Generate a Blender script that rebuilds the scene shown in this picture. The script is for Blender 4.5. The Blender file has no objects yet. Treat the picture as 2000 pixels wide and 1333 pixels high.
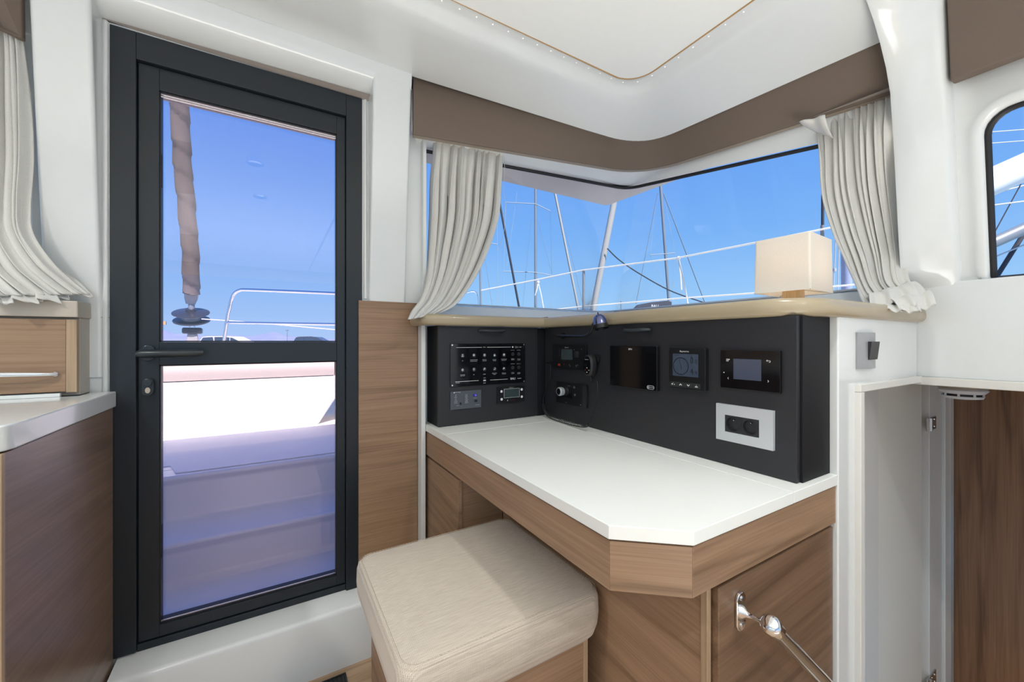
import bpy, bmesh, math, random
from mathutils import Vector, Matrix
random.seed(7)
C = bpy.context.scene.collection
SC = bpy.context.scene
PI = math.pi
EYE = 1.105            # eye height over the saloon floor; all z below are relative to the eye
FPX = 777.0            # focal length in pixels of a 2000 px wide frame
YAW = math.radians(30.9)
CY, SY = math.cos(YAW), math.sin(YAW)

# ------------------------------------------------------------------ camera, sky, sun, exposure
cd = bpy.data.cameras.new('camera'); cd.sensor_width = 36; cd.lens = 36 * FPX / 2000
cd.clip_start = 0.02; cd.clip_end = 6000
cam = bpy.data.objects.new('camera', cd); C.objects.link(cam)
cam.location = (0, 0, EYE); cam.rotation_euler = (PI / 2, 0, -YAW)
SC.camera = cam
SC.view_settings.view_transform = 'Standard'; SC.view_settings.look = 'None'
SC.view_settings.gamma = 1; SC.view_settings.use_curve_mapping = False
SC.view_settings.exposure = 0.0
SC.cycles.max_bounces = 10; SC.cycles.transparent_max_bounces = 12
SC.cycles.use_denoising = True
SC.cycles.sample_clamp_indirect = 6

w = bpy.data.worlds.new('sky'); SC.world = w; w.use_nodes = True
nt = w.node_tree; bg = nt.nodes['Background']
tc = nt.nodes.new('ShaderNodeTexCoord'); sx = nt.nodes.new('ShaderNodeSeparateXYZ')
cr = nt.nodes.new('ShaderNodeValToRGB')
nt.links.new(tc.outputs['Generated'], sx.inputs[0]); nt.links.new(sx.outputs['Z'], cr.inputs[0])
nt.links.new(cr.outputs[0], bg.inputs[0])
el = cr.color_ramp.elements
el[0].position = 0.0; el[0].color = (0.45, 0.70, 0.98, 1)
el[1].position = 1.0; el[1].color = (0.05, 0.16, 0.62, 1)
for p, c in ((0.10, (0.33, 0.61, 0.97)), (0.24, (0.205, 0.47, 0.95)), (0.45, (0.13, 0.34, 0.90))):
    e = el.new(p); e.color = (*c, 1)
bg.inputs[1].default_value = 1.0

sd = bpy.data.lights.new('sun', 'SUN'); sd.energy = 9.0; sd.angle = 0.01; sd.color = (1.0, 0.94, 0.86)
sun = bpy.data.objects.new('sun', sd); C.objects.link(sun)
sun.rotation_euler = Vector((0.02, 0.605, -0.80)).to_track_quat('-Z', 'Y').to_euler()

def area(name, loc, direction, sx_, sy_, power, col=(1, 1, 1), shape='RECTANGLE'):
    l = bpy.data.lights.new(name, 'AREA'); l.shape = shape; l.size = sx_; l.size_y = sy_
    l.energy = power; l.color = col
    o = bpy.data.objects.new(name, l); C.objects.link(o)
    o.location = (loc[0], loc[1], loc[2] + EYE)
    o.rotation_euler = Vector(direction).to_track_quat('-Z', 'Y').to_euler()
    return o
# daylight entering by the open aft end of the saloon and by the port-side windows, plus an added fill lamp
area('daylight_aft', (-0.1, -3.1, -0.35), (0, 1, 0.32), 3.0, 1.4, 1.5, (0.96, 1.0, 1.0))
area('added_ceiling_fill', (-0.1, -0.95, -1.08), (0.0, 0.05, 1), 2.2, 1.5, 58, (0.97, 1.0, 0.985))  # unseen lamp added at floor level, aimed up to brighten the ceiling
area('daylight_port', (-2.3, -0.8, 0.40), (1, 0.1, 0.05), 3.0, 0.5, 4, (0.95, 1.0, 1.0))

bpy.data.lights['added_ceiling_fill'].spread = math.radians(125)

# ------------------------------------------------------------------ helpers
def ray(px, py):
    r = (px - 1000) / FPX; u = -(py - 666) / FPX
    return Vector((r * CY + SY, CY - r * SY, u))
def P(px, py, X=None, Y=None, Z=None, f=None):
    """pixel of the photograph -> point on a known plane (or at a known distance)"""
    d = ray(px, py)
    t = f if f is not None else X / d.x if X is not None else Y / d.y if Y is not None else Z / d.z
    return d * t
def lerp(a, b, t): return a + (b - a) * t

class Frame:
    def __init__(s, o, u, v, n): s.o, s.u, s.v, s.n = Vector(o), Vector(u).normalized(), Vector(v).normalized(), Vector(n).normalized()
    def pt(s, a, b, c=0): return s.o + s.u * a + s.v * b + s.n * c
    def px(s, x, y):
        d = ray(x, y); t = s.o.dot(s.n) / d.dot(s.n); q = d * t - s.o
        return q.dot(s.u), q.dot(s.v)
    def rect(s, x0, t0, b0, x1, t1, b1):
        p, q, r_, w_ = s.px(x0, t0), s.px(x0, b0), s.px(x1, t1), s.px(x1, b1)
        return p[0], r_[0], (q[1] + w_[1]) / 2, (p[1] + r_[1]) / 2
WORLD = Frame((0, 0, 0), (1, 0, 0), (0, 0, 1), (0, -1, 0))
F_L = Frame((0.52, 1.405, -0.32), (1, 0, 0), (0, 0, 1), (0, -1, 0))        # console, part facing aft
F_R = Frame((1.003, 1.40, -0.32), (0, -1, 0), (0, 0, 1), (-1, 0, 0))       # console, part facing inboard

_tx = {}
def text_geo(s):
    if s in _tx: return _tx[s]
    cu = bpy.data.curves.new('t', 'FONT'); cu.body = s; cu.size = 1; cu.align_x = 'CENTER'; cu.align_y = 'CENTER'; cu.resolution_u = 3
    o = bpy.data.objects.new('t', cu); C.objects.link(o)
    dg = bpy.context.evaluated_depsgraph_get(); me = o.evaluated_get(dg).to_mesh()
    g = ([tuple(v.co) for v in me.vertices], [tuple(p.vertices) for p in me.polygons])
    o.evaluated_get(dg).to_mesh_clear(); bpy.data.objects.remove(o); bpy.data.curves.remove(cu)
    _tx[s] = g; return g

class MB:
    def __init__(s): s.v = []; s.f = []; s.m = []; s.mi = 0
    def add(s, vs, fs):
        n = len(s.v); s.v += [Vector(v) for v in vs]
        for f in fs: s.f.append(tuple(i + n for i in f)); s.m.append(s.mi)
        return s
    def box(s, x0, x1, y0, y1, z0, z1):
        vs = [(x, y, z) for x in (x0, x1) for y in (y0, y1) for z in (z0, z1)]
        return s.add(vs, [(0, 1, 3, 2), (4, 6, 7, 5), (0, 4, 5, 1), (2, 3, 7, 6), (0, 2, 6, 4), (1, 5, 7, 3)])
    def hexa(s, b, t):
        """two matching rings"""
        n = len(b)
        fs = [tuple(range(n))[::-1], tuple(range(n, 2 * n))] + [(i, (i + 1) % n, n + (i + 1) % n, n + i) for i in range(n)]
        return s.add(list(b) + list(t), fs)
    def prism(s, poly, z0, z1):     # poly in xy
        return s.hexa([(x, y, z0) for x, y in poly], [(x, y, z1) for x, y in poly])
    def fprism(s, fr, poly, c0, c1):
        return s.hexa([fr.pt(a, b, c0) for a, b in poly], [fr.pt(a, b, c1) for a, b in poly])
    def frect(s, fr, a0, a1, b0, b1, c0, c1, r=0.0, n=4):
        return s.fprism(fr, rrect(a0, a1, b0, b1, r, n), c0, c1)
    def fdisc(s, fr, a, b, r, c0, c1, n=24, ry=None):
        ry = ry or r
        return s.fprism(fr, [(a + r * math.cos(t), b + ry * math.sin(t)) for t in [2 * PI * i / n for i in range(n)]], c0, c1)
    def fring(s, fr, a, b, r0, r1, c0, c1, n=24):
        vs = []
        for i in range(n):
            t = 2 * PI * i / n
            for r, c in ((r0, c0), (r1, c0), (r1, c1), (r0, c1)): vs.append(fr.pt(a + r * math.cos(t), b + r * math.sin(t), c))
        fs = []
        for i in range(n):
            j = (i + 1) % n
            for k in range(4): fs.append((4 * i + k, 4 * i + (k + 1) % 4, 4 * j + (k + 1) % 4, 4 * j + k))
        return s.add(vs, fs)
    def ftext(s, fr, t, a, b, h, c=0.001, wide=1.0):
        vs, fs = text_geo(t)
        return s.add([fr.pt(a + x * h * 1.35 * wide, b + y * h * 1.35, c) for x, y, z in vs], fs)
    def fframe(s, fr, a0, a1, b0, b1, w, c0, c1):
        s.frect(fr, a0, a1, b0, b0 + w, c0, c1); s.frect(fr, a0, a1, b1 - w, b1, c0, c1)
        s.frect(fr, a0, a0 + w, b0 + w, b1 - w, c0, c1); return s.frect(fr, a1 - w, a1, b0 + w, b1 - w, c0, c1)
    def tube(s, pts, r, n=10, cap=True, closed=False):
        pts = [Vector(p) for p in pts]; m = len(pts)
        rs = r if isinstance(r, (list, tuple)) else [r] * m
        up = None; rings = []
        for i, p in enumerate(pts):
            if closed: t = (pts[(i + 1) % m] - pts[i - 1])
            else: t = pts[min(i + 1, m - 1)] - pts[max(i - 1, 0)]
            t.normalize()
            if up is None:
                up = Vector((0, 0, 1)) if abs(t.z) < .9 else Vector((1, 0, 0))
            a = (up - t * up.dot(t)).normalized(); b = t.cross(a); up = a
            rings.append([p + (a * math.cos(2 * PI * k / n) + b * math.sin(2 * PI * k / n)) * rs[i] for k in range(n)])
        vs = [v for q in rings for v in q]; fs = []
        for i in range(m if closed else m - 1):
            j = (i + 1) % m
            for k in range(n): fs.append((i * n + k, i * n + (k + 1) % n, j * n + (k + 1) % n, j * n + k))
        if cap and not closed: fs += [tuple(range(n))[::-1], tuple(range((m - 1) * n, m * n))]
        return s.add(vs, fs)
    def lathe(s, prof, o=(0, 0, 0), ax=(0, 0, 1), n=24):
        """prof: (radius, height) pairs along ax"""
        ax = Vector(ax).normalized(); o = Vector(o)
        a = ax.orthogonal().normalized(); b = ax.cross(a); vs = []; fs = []
        for r, h in prof:
            for k in range(n):
                t = 2 * PI * k / n; vs.append(o + ax * h + (a * math.cos(t) + b * math.sin(t)) * max(r, 1e-5))
        for i in range(len(prof) - 1):
            for k in range(n): fs.append((i * n + k, i * n + (k + 1) % n, (i + 1) * n + (k + 1) % n, (i + 1) * n + k))
        fs += [tuple(range(n))[::-1], tuple(range((len(prof) - 1) * n, len(prof) * n))]
        return s.add(vs, fs)
    def grid(s, rows, closed_u=False):
        n = len(rows[0]); vs = [v for r in rows for v in r]; fs = []
        for i in range(len(rows) - 1):
            for k in range(n if closed_u else n - 1):
                k2 = (k + 1) % n; fs.append((i * n + k, i * n + k2, (i + 1) * n + k2, (i + 1) * n + k))
        return s.add(vs, fs)
    def build(s, name, mat, parent=None, smooth=False, bevel=0, seg=2, solid=0, subsurf=0, local=False, angle=40, wn=False, boff=0):
        me = bpy.data.meshes.new(name); o = bpy.data.objects.new(name, me); C.objects.link(o)
        wl = Vector((0, 0, 0))
        vs = s.v
        if not local: vs = [v + Vector((0, 0, EYE)) for v in vs]
        if parent is not None:
            o.parent = parent
            if not local: wl = ORG.get(parent.name, Vector((0, 0, 0)))
            ORG[o.name] = wl
        elif not local:
            xs = [v.x for v in vs]; ys = [v.y for v in vs]; zs = [v.z for v in vs]
            wl = Vector(((min(xs) + max(xs)) / 2, (min(ys) + max(ys)) / 2, min(zs))); o.location = wl
            ORG[o.name] = wl.copy()
        me.from_pydata([v - wl for v in vs], [], s.f)
        mats = mat if isinstance(mat, (list, tuple)) else [mat]
        for m_ in mats: me.materials.append(m_)
        for p, i in zip(me.polygons, s.m): p.material_index = min(i, len(mats) - 1)
        bm = bmesh.new(); bm.from_mesh(me)
        bmesh.ops.recalc_face_normals(bm, faces=bm.faces)
        if bevel:
            es = [e for e in bm.edges if len(e.link_faces) == 2 and e.calc_face_angle(0) > math.radians(25)]
            bmesh.ops.bevel(bm, geom=es, offset=bevel, segments=seg, profile=.5, affect='EDGES', clamp_overlap=True)
        bm.to_mesh(me); bm.free()
        if smooth or wn:
            me.shade_smooth() if hasattr(me, 'shade_smooth') else None
            me.polygons.foreach_set('use_smooth', [True] * len(me.polygons))
            me.set_sharp_from_angle(angle=math.radians(angle))
        if wn: m_ = o.modifiers.new('wn', 'WEIGHTED_NORMAL'); m_.keep_sharp = True
        if subsurf: m_ = o.modifiers.new('sub', 'SUBSURF'); m_.levels = subsurf; m_.render_levels = subsurf
        if solid: m_ = o.modifiers.new('solid', 'SOLIDIFY'); m_.thickness = solid; m_.offset = boff
        return o
ORG = {}
def rrect(a0, a1, b0, b1, r, n=4):
    if r <= 0: return [(a0, b0), (a1, b0), (a1, b1), (a0, b1)]
    out = []
    for cx, cy, t0 in ((a1 - r, b0 + r, -PI / 2), (a1 - r, b1 - r, 0), (a0 + r, b1 - r, PI / 2), (a0 + r, b0 + r, PI)):
        for i in range(n + 1):
            t = t0 + PI / 2 * i / n; out.append((cx + r * math.cos(t), cy + r * math.sin(t)))
    return out
def corner_path(p0, pc, p1, d, n0=6, nc=10, n1=8):
    """p0 -> pc -> p1 with the corner rounded over the distance d"""
    p0, pc, p1 = Vector(p0), Vector(pc), Vector(p1)
    a = pc + (p0 - pc).normalized() * d; b = pc + (p1 - pc).normalized() * d
    out = [p0.lerp(a, i / n0) for i in range(n0)]
    for i in range(nc + 1):
        t = i / nc; out.append(a * (1 - t) ** 2 + pc * 2 * t * (1 - t) + b * t * t)
    out += [b.lerp(p1, i / n1) for i in range(1, n1 + 1)]
    return out
def thing(name, label, cat, loc, group=None, rotz=0):
    o = bpy.data.objects.new(name, None); C.objects.link(o)
    o.empty_display_size = .05
    o.location = (loc[0], loc[1], loc[2] + EYE); o.rotation_euler = (0, 0, rotz)
    ORG[o.name] = Vector(o.location)
    return tag(o, label, cat, group)
def tag(o, label, cat, group=None):
    o['label'] = label; o['category'] = cat
    if group: o['group'] = group
    return o
def struct(o, label=None):
    o['kind'] = 'structure'
    if label: o['label'] = label
    return o
def sroot(name, loc=(0, 0, 0)):
    o = bpy.data.objects.new(name, None); C.objects.link(o); o.location = (loc[0], loc[1], loc[2] + EYE); o.empty_display_size = .05
    ORG[o.name] = Vector(o.location); return struct(o)
def plabel(o, t): o['label'] = t; return o

# ------------------------------------------------------------------ materials
def new_mat(name):
    m = bpy.data.materials.new(name); m.use_nodes = True
    return m, m.node_tree, m.node_tree.nodes['Principled BSDF']
def plain(name, col, rough=.5, metal=0, coat=0, spec=.5, noise=0, nscale=40, bump=0, bscale=400, sheen=0, emit=None, es=1):
    m, t, b = new_mat(name)
    b.inputs['Base Color'].default_value = (*col, 1); b.inputs['Roughness'].default_value = rough
    b.inputs['Metallic'].default_value = metal; b.inputs['Coat Weight'].default_value = coat
    b.inputs['Coat Roughness'].default_value = .05
    b.inputs['Specular IOR Level'].default_value = spec; b.inputs['Sheen Weight'].default_value = sheen
    if emit: b.inputs['Emission Color'].default_value = (*emit, 1); b.inputs['Emission Strength'].default_value = es
    co = t.nodes.new('ShaderNodeTexCoord')
    n = t.nodes.new('ShaderNodeTexNoise'); n.inputs['Scale'].default_value = nscale; n.inputs['Detail'].default_value = 4
    t.links.new(co.outputs['Object'], n.inputs['Vector'])
    mx = t.nodes.new('ShaderNodeMix'); mx.data_type = 'RGBA'; mx.blend_type = 'MIX'
    k = 1 - noise if noise else .985
    mx.inputs['A'].default_value = (*[c * k for c in col], 1); mx.inputs['B'].default_value = (*[min(1, c * (2 - k)) for c in col], 1)
    t.links.new(n.outputs['Fac'], mx.inputs['Factor']); t.links.new(mx.outputs['Result'], b.inputs['Base Color'])
    if bump:
        n2 = t.nodes.new('ShaderNodeTexNoise'); n2.inputs['Scale'].default_value = bscale; n2.inputs['Detail'].default_value = 2
        t.links.new(co.outputs['Object'], n2.inputs['Vector'])
        bp = t.nodes.new('ShaderNodeBump'); bp.inputs['Strength'].default_value = bump; bp.inputs['Distance'].default_value = .001
        t.links.new(n2.outputs['Fac'], bp.inputs['Height']); t.links.new(bp.outputs['Normal'], b.inputs['Normal'])
    return m
def wood(name, c0, c1, grain='x', rough=.42, rot=0.0, dens=1.0, rz=0.0):
    m, t, b = new_mat(name); N = t.nodes; L = t.links
    co = N.new('ShaderNodeTexCoord'); mp = N.new('ShaderNodeMapping'); mp2 = N.new('ShaderNodeMapping')
    g, a = .8, 15 * dens
    rotm = N.new('ShaderNodeMapping'); rotm.inputs['Rotation'].default_value = (rot if grain == 'y' else 0, rot if grain == 'x' else 0, rz)
    L.new(co.outputs['Object'], rotm.inputs[0])
    sc = {'x': (g, a, a), 'y': (a, g, a), 'z': (a, a, g)}[grain]
    mp.inputs['Scale'].default_value = sc; mp2.inputs['Scale'].default_value = tuple(q * (14 if q == a else 5) for q in sc)
    L.new(rotm.outputs[0], mp.inputs[0]); L.new(rotm.outputs[0], mp2.inputs[0])
    n1 = N.new('ShaderNodeTexNoise'); n1.inputs['Scale'].default_value = 1.6; n1.inputs['Detail'].default_value = 6; n1.inputs['Distortion'].default_value = .7
    n2 = N.new('ShaderNodeTexNoise'); n2.inputs['Scale'].default_value = 1; n2.inputs['Detail'].default_value = 3
    L.new(mp.outputs[0], n1.inputs['Vector']); L.new(mp2.outputs[0], n2.inputs['Vector'])
    r1 = N.new('ShaderNodeValToRGB'); e = r1.color_ramp.elements
    e[0].position = .30; e[0].color = (*c0, 1); e[1].position = .72; e[1].color = (*c1, 1)
    q = e.new(.46); q.color = (*[lerp(x, y, .62) for x, y in zip(c0, c1)], 1)
    L.new(n1.outputs['Fac'], r1.inputs[0])
    r2 = N.new('ShaderNodeValToRGB'); e2 = r2.color_ramp.elements
    e2[0].position = .35; e2[0].color = (.78, .75, .72, 1); e2[1].position = .6; e2[1].color = (1, 1, 1, 1)
    L.new(n2.outputs['Fac'], r2.inputs[0])
    mx = N.new('ShaderNodeMix'); mx.data_type = 'RGBA'; mx.blend_type = 'MULTIPLY'; mx.inputs['Factor'].default_value = .8
    L.new(r1.outputs[0], mx.inputs['A']); L.new(r2.outputs[0], mx.inputs['B']); L.new(mx.outputs['Result'], b.inputs['Base Color'])
    b.inputs['Roughness'].default_value = rough
    bp = N.new('ShaderNodeBump'); bp.inputs['Strength'].default_value = .06; bp.inputs['Distance'].default_value = .001
    L.new(n2.outputs['Fac'], bp.inputs['Height']); L.new(bp.outputs['Normal'], b.inputs['Normal'])
    return m
def glass(name, tint=(.97, .985, 1), refl=1.0):
    m = bpy.data.materials.new(name); m.use_nodes = True; t = m.node_tree; N = t.nodes; N.clear()
    out = N.new('ShaderNodeOutputMaterial'); mx = N.new('ShaderNodeMixShader'); fr = N.new('ShaderNodeFresnel'); fr.inputs[0].default_value = 1.45
    tr = N.new('ShaderNodeBsdfTransparent'); tr.inputs[0].default_value = (*tint, 1)
    gl = N.new('ShaderNodeBsdfGlossy'); gl.inputs['Roughness'].default_value = 0.0
    mu = N.new('ShaderNodeMath'); mu.operation = 'MULTIPLY'; mu.inputs[1].default_value = refl
    t.links.new(fr.outputs[0], mu.inputs[0]); t.links.new(mu.outputs[0], mx.inputs[0])
    t.links.new(tr.outputs[0], mx.inputs[1]); t.links.new(gl.outputs[0], mx.inputs[2]); t.links.new(mx.outputs[0], out.inputs[0])
    return m
def woven(name, c0, c1, scale=420, rough=.9, bump=.35, stretch=None, sheen=.2):
    m, t, b = new_mat(name); N = t.nodes; L = t.links
    co = N.new('ShaderNodeTexCoord'); mp = N.new('ShaderNodeMapping')
    mp.inputs['Scale'].default_value = stretch or (1, 1, 1)
    L.new(co.outputs['Object'], mp.inputs[0])
    n = N.new('ShaderNodeTexNoise'); n.inputs['Scale'].default_value = scale; n.inputs['Detail'].default_value = 2
    L.new(mp.outputs[0], n.inputs['Vector'])
    r = N.new('ShaderNodeValToRGB'); r.color_ramp.elements[0].position = .3; r.color_ramp.elements[1].position = .7
    r.color_ramp.elements[0].color = (*c0, 1); r.color_ramp.elements[1].color = (*c1, 1)
    L.new(n.outputs['Fac'], r.inputs[0]); L.new(r.outputs[0], b.inputs['Base Color'])
    b.inputs['Roughness'].default_value = rough; b.inputs['Sheen Weight'].default_value = sheen
    bp = N.new('ShaderNodeBump'); bp.inputs['Strength'].default_value = bump; bp.inputs['Distance'].default_value = .0008
    L.new(n.outputs['Fac'], bp.inputs['Height']); L.new(bp.outputs['Normal'], b.inputs['Normal'])
    return m

M = {}
M['gel'] = plain('white_gelcoat', (.77, .795, .79), .16, coat=.3)
M['gelout'] = plain('outside_gelcoat', (.80, .80, .80), .28)
M['liner'] = plain('headliner_cream', (.885, .90, .875), .75, bump=.1)
M['tan'] = plain('tan_piping', (.42, .25, .10), .6)
M['taupe'] = plain('taupe_leatherette', (.155, .115, .088), .55, bump=.25, bscale=600)
M['taupe_edge'] = plain('taupe_edge', (.33, .27, .21), .5)
M['nosing'] = plain('beige_moulding', (.40, .33, .22), .28, coat=.15)
M['shelfbeige'] = plain('shelf_beige', (.50, .44, .37), .4)
M['slate'] = plain('slate_aluminium', (.011, .017, .023), .36, metal=.05, noise=.06, nscale=8)
M['slatedk'] = plain('slate_handle', (.022, .030, .036), .28)
M['black'] = plain('black_rubber', (.008, .008, .010), .5)
M['lam'] = plain('charcoal_laminate', (.020, .020, .0235), .45, noise=.08, nscale=60)
M['lamdk'] = plain('charcoal_laminate_edge', (.010, .010, .012), .6, spec=.25)
M['desk'] = plain('desk_laminate', (.84, .855, .82), .33)
M['plast'] = plain('black_plastic', (.006, .006, .007), .35)
M['plastg'] = plain('black_gloss', (.004, .004, .005), .08)
M['plastm'] = plain('dark_plastic', (.018, .018, .020), .45)
M['rub'] = plain('grey_black_button', (.022, .023, .025), .4)
M['white'] = plain('white_print', (.85, .85, .85), .5)
M['grey'] = plain('grey_print', (.40, .40, .42), .5)
M['red'] = plain('red_key', (.30, .03, .015), .4)
M['chrome'] = plain('chrome', (.80, .80, .82), .07, metal=1)
M['steel'] = plain('brushed_steel', (.55, .55, .56), .22, metal=1)
M['alu'] = plain('satin_aluminium', (.62, .64, .66), .35, metal=.35)
M['aludk'] = plain('satin_grey_plate', (.36, .37, .385), .35, metal=.3)
M['slategrey'] = plain('slate_grey_panel', (.075, .085, .105), .4)
M['lcd'] = plain('lcd_off', (.045, .062, .065), .2)
M['lcdblue'] = plain('lcd_dim', (.045, .06, .085), .15, emit=(.16, .22, .33), es=.06)
M['lcdtouch'] = plain('lcd_touch', (.06, .07, .11), .10, emit=(.2, .22, .33), es=.02)
M['bluelit'] = plain('blue_digits', (.05, .05, .5), .4, emit=(.20, .18, 1.0), es=2.2)
M['bluedark'] = plain('blue_display', (.01, .008, .06), .3, emit=(.03, .02, .45), es=.35)
M['cap'] = plain('dark_digit', (.006, .008, .012), .4)
M['bluereflect'] = plain('black_chrome_blue_reflection', (.16, .18, .34), .12, metal=1)  # black chrome with a blue reflection put into its colour
WL, WD = (.385, .245, .150), (.215, .130, .076)
M['wx'] = wood('walnut_along_x', WD, WL, 'x')
M['wy'] = wood('walnut_along_y', WD, WL, 'y')
M['wz'] = wood('walnut_upright', WD, WL, 'z')
M['wch'] = wood('walnut_chamfer', WD, WL, 'x', rz=math.radians(40))
M['wdx'] = wood('walnut_shaded_door', (.115, .064, .036), (.225, .135, .080), 'x', rot=math.radians(3))  # cupboard door walnut, darkened: the shade under the desk is in the colour
M['wdy'] = wood('walnut_slanting_side', WD, WL, 'y', rot=math.radians(-4))
M['wgal'] = wood('walnut_satin_galley', (.17, .11, .075), (.29, .20, .145), 'y', rough=.3, rot=math.radians(3))
M['wedge'] = wood('walnut_edge', (.36, .25, .155), (.46, .33, .21), 'z')
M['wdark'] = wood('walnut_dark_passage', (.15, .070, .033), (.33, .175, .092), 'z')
M['floor'] = wood('floor_oak', (.42, .28, .17), (.58, .41, .27), 'x', rough=.4)
M['curtain'] = woven('curtain_cloth', (.60, .59, .555), (.76, .75, .715), 1100, bump=.35)
M['curtb'] = woven('curtain_lining', (.50, .47, .40), (.60, .57, .50), 500)
M['stool'] = woven('stool_cloth', (.52, .455, .37), (.69, .615, .515), 420, bump=.35, stretch=(.06, 1.9, 1.9))
_t = M['stool'].node_tree; _N = _t.nodes; _bs = _N['Principled BSDF']; _co = _N.new('ShaderNodeTexCoord'); _ws = []
for _r in ((0, 0, 0), (0, 0, PI / 2), (0, PI / 2, 0)):
    _mp = _N.new('ShaderNodeMapping'); _mp.inputs['Rotation'].default_value = _r; _w = _N.new('ShaderNodeTexWave'); _w.inputs['Scale'].default_value = 105; _w.inputs['Distortion'].default_value = .8; _w.bands_direction = 'X'; _w.inputs['Detail'].default_value = 1
    _t.links.new(_co.outputs['Object'], _mp.inputs[0]); _t.links.new(_mp.outputs[0], _w.inputs[0]); _ws.append(_w)
_ad = _N.new('ShaderNodeMath'); _ad.operation = 'ADD'; _t.links.new(_ws[0].outputs['Fac'], _ad.inputs[0]); _t.links.new(_ws[1].outputs['Fac'], _ad.inputs[1])
_a2 = _N.new('ShaderNodeMath'); _a2.operation = 'ADD'; _t.links.new(_ad.outputs[0], _a2.inputs[0]); _ge = _N.new('ShaderNodeNewGeometry'); _sp = _N.new('ShaderNodeSeparateXYZ'); _t.links.new(_ge.outputs['True Normal'], _sp.inputs[0])
_ab = _N.new('ShaderNodeMath'); _ab.operation = 'ABSOLUTE'; _t.links.new(_sp.outputs['Z'], _ab.inputs[0])
_mz = _N.new('ShaderNodeMix'); _mz.data_type = 'FLOAT'; _t.links.new(_ab.outputs[0], _mz.inputs[0]); _t.links.new(_ws[2].outputs['Fac'], _mz.inputs[2]); _mz.inputs[3].default_value = .5
_t.links.new(_mz.outputs[0], _a2.inputs[1])
_mu = _N.new('ShaderNodeMath'); _mu.operation = 'MULTIPLY'; _mu.inputs[1].default_value = .333; _t.links.new(_a2.outputs[0], _mu.inputs[0])
_rp = _N.new('ShaderNodeValToRGB'); _rp.color_ramp.elements[0].color = (.66, .63, .60, 1); _rp.color_ramp.elements[0].position = .15; _rp.color_ramp.elements[1].position = .65; _t.links.new(_mu.outputs[0], _rp.inputs[0])
_mx = _N.new('ShaderNodeMix'); _mx.data_type = 'RGBA'; _mx.blend_type = 'MULTIPLY'; _mx.inputs['Factor'].default_value = .8
_src = _bs.inputs['Base Color'].links[0].from_socket; _t.links.new(_src, _mx.inputs['A']); _t.links.new(_rp.outputs[0], _mx.inputs['B']); _t.links.new(_mx.outputs['Result'], _bs.inputs['Base Color'])
M['thread'] = plain('seam_thread', (.55, .46, .36), .9)
M['shade'] = woven('lampshade_linen', (.80, .775, .73), (.88, .855, .81), 500, bump=.15, sheen=0)
_t = M['shade'].node_tree; _o = _t.nodes['Material Output']; _b = _t.nodes['Principled BSDF']
_m = _t.nodes.new('ShaderNodeMixShader'); _l = _t.nodes.new('ShaderNodeBsdfTranslucent'); _l.inputs[0].default_value = (.9, .82, .70, 1); _m.inputs[0].default_value = .35
_t.links.new(_b.outputs[0], _m.inputs[1]); _t.links.new(_l.outputs[0], _m.inputs[2]); _t.links.new(_m.outputs[0], _o.inputs[0])
M['bulb'] = plain('warm_bulb', (.9, .85, .75), .4, emit=(1, .72, .42), es=6)
M['lampwood'] = wood('lamp_oak', (.52, .33, .15), (.66, .45, .24), 'z')
M['greydoor'] = plain('cabin_door_grey', (.82, .80, .72), .5)
M['frame_cream'] = plain('cream_frame', (.74, .73, .69), .4)
M['glass'] = glass('window_glass', (.97, .985, 1.0), .7)
M['doorglass'] = glass('door_glass', (.97, .925, .985), 1.35)
M['diff'] = plain('lamp_diffuser', (.9, .9, .9), .4, emit=(1, .95, .88), es=7)
M['led'] = plain('led_chip', (.9, .9, .9), .4, emit=(1, .90, .72), es=1.3)
M['detector'] = plain('detector_white', (.72, .72, .74), .4)
# outside
M['deck'] = plain('nonskid_deck', (.84, .82, .81), .6, noise=.14, nscale=260, bump=1.0, bscale=260)
M['pad'] = woven('sunpad_cloth', (.60, .50, .43), (.68, .575, .50), 300)
M['sailcover'] = plain('taupe_sail_cover', (.135, .108, .095), .85, bump=.4, bscale=60)
M['sailcover2'] = plain('faded_sail_cover', (.18, .146, .130), .85, bump=.4, bscale=60)
M['sailwhite'] = plain('white_sail', (.34, .33, .32), .8)
M['sailnavy'] = plain('navy_sail', (.02, .025, .045), .8)
M['mast'] = plain('mast_aluminium', (.24, .26, .29), .35, metal=.3)
M['wire'] = plain('wire', (.16, .18, .22), .5)
M['wirelt'] = plain('pale_wire', (.34, .37, .42), .5)
M['rope'] = plain('white_rope', (.62, .62, .61), .8)
M['roped'] = plain('dark_rope', (.03, .035, .05), .8)
M['drum'] = plain('furler_black', (.03, .03, .04), .25)
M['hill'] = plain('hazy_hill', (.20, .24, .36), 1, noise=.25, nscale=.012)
M['water'] = plain('water', (.03, .08, .12), .15)
M['quay'] = plain('quay_concrete', (.30, .29, .28), .9)
M['carw'] = plain('white_paint', (.75, .75, .78), .2, coat=.5)
M['card'] = plain('dark_paint', (.04, .045, .07), .2, coat=.5)
M['carglass'] = plain('car_glass', (.03, .05, .09), .08)
M['tyre'] = plain('tyre', (.02, .02, .02), .9)
M['eave'] = plain('roof_underside', (.40, .355, .32), .5)
M['orange'] = plain('orange_board', (.65, .36, .16), .6)
M['cover'] = plain('grey_sail_bag', (.045, .05, .07), .8)
M['greypaint'] = plain('grey_blue_paint', (.25, .30, .48), .4)

# ================================================================== SETTING
# ---- floor
struct(MB().box(-2.5, 1.265, -3.4, 1.53, -1.165, -1.105).build('floor', M['floor']))
struct(MB().box(1.265, 3.2, -3.4, 1.2, -1.80, -1.74).build('floor', M['floor']))
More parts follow.
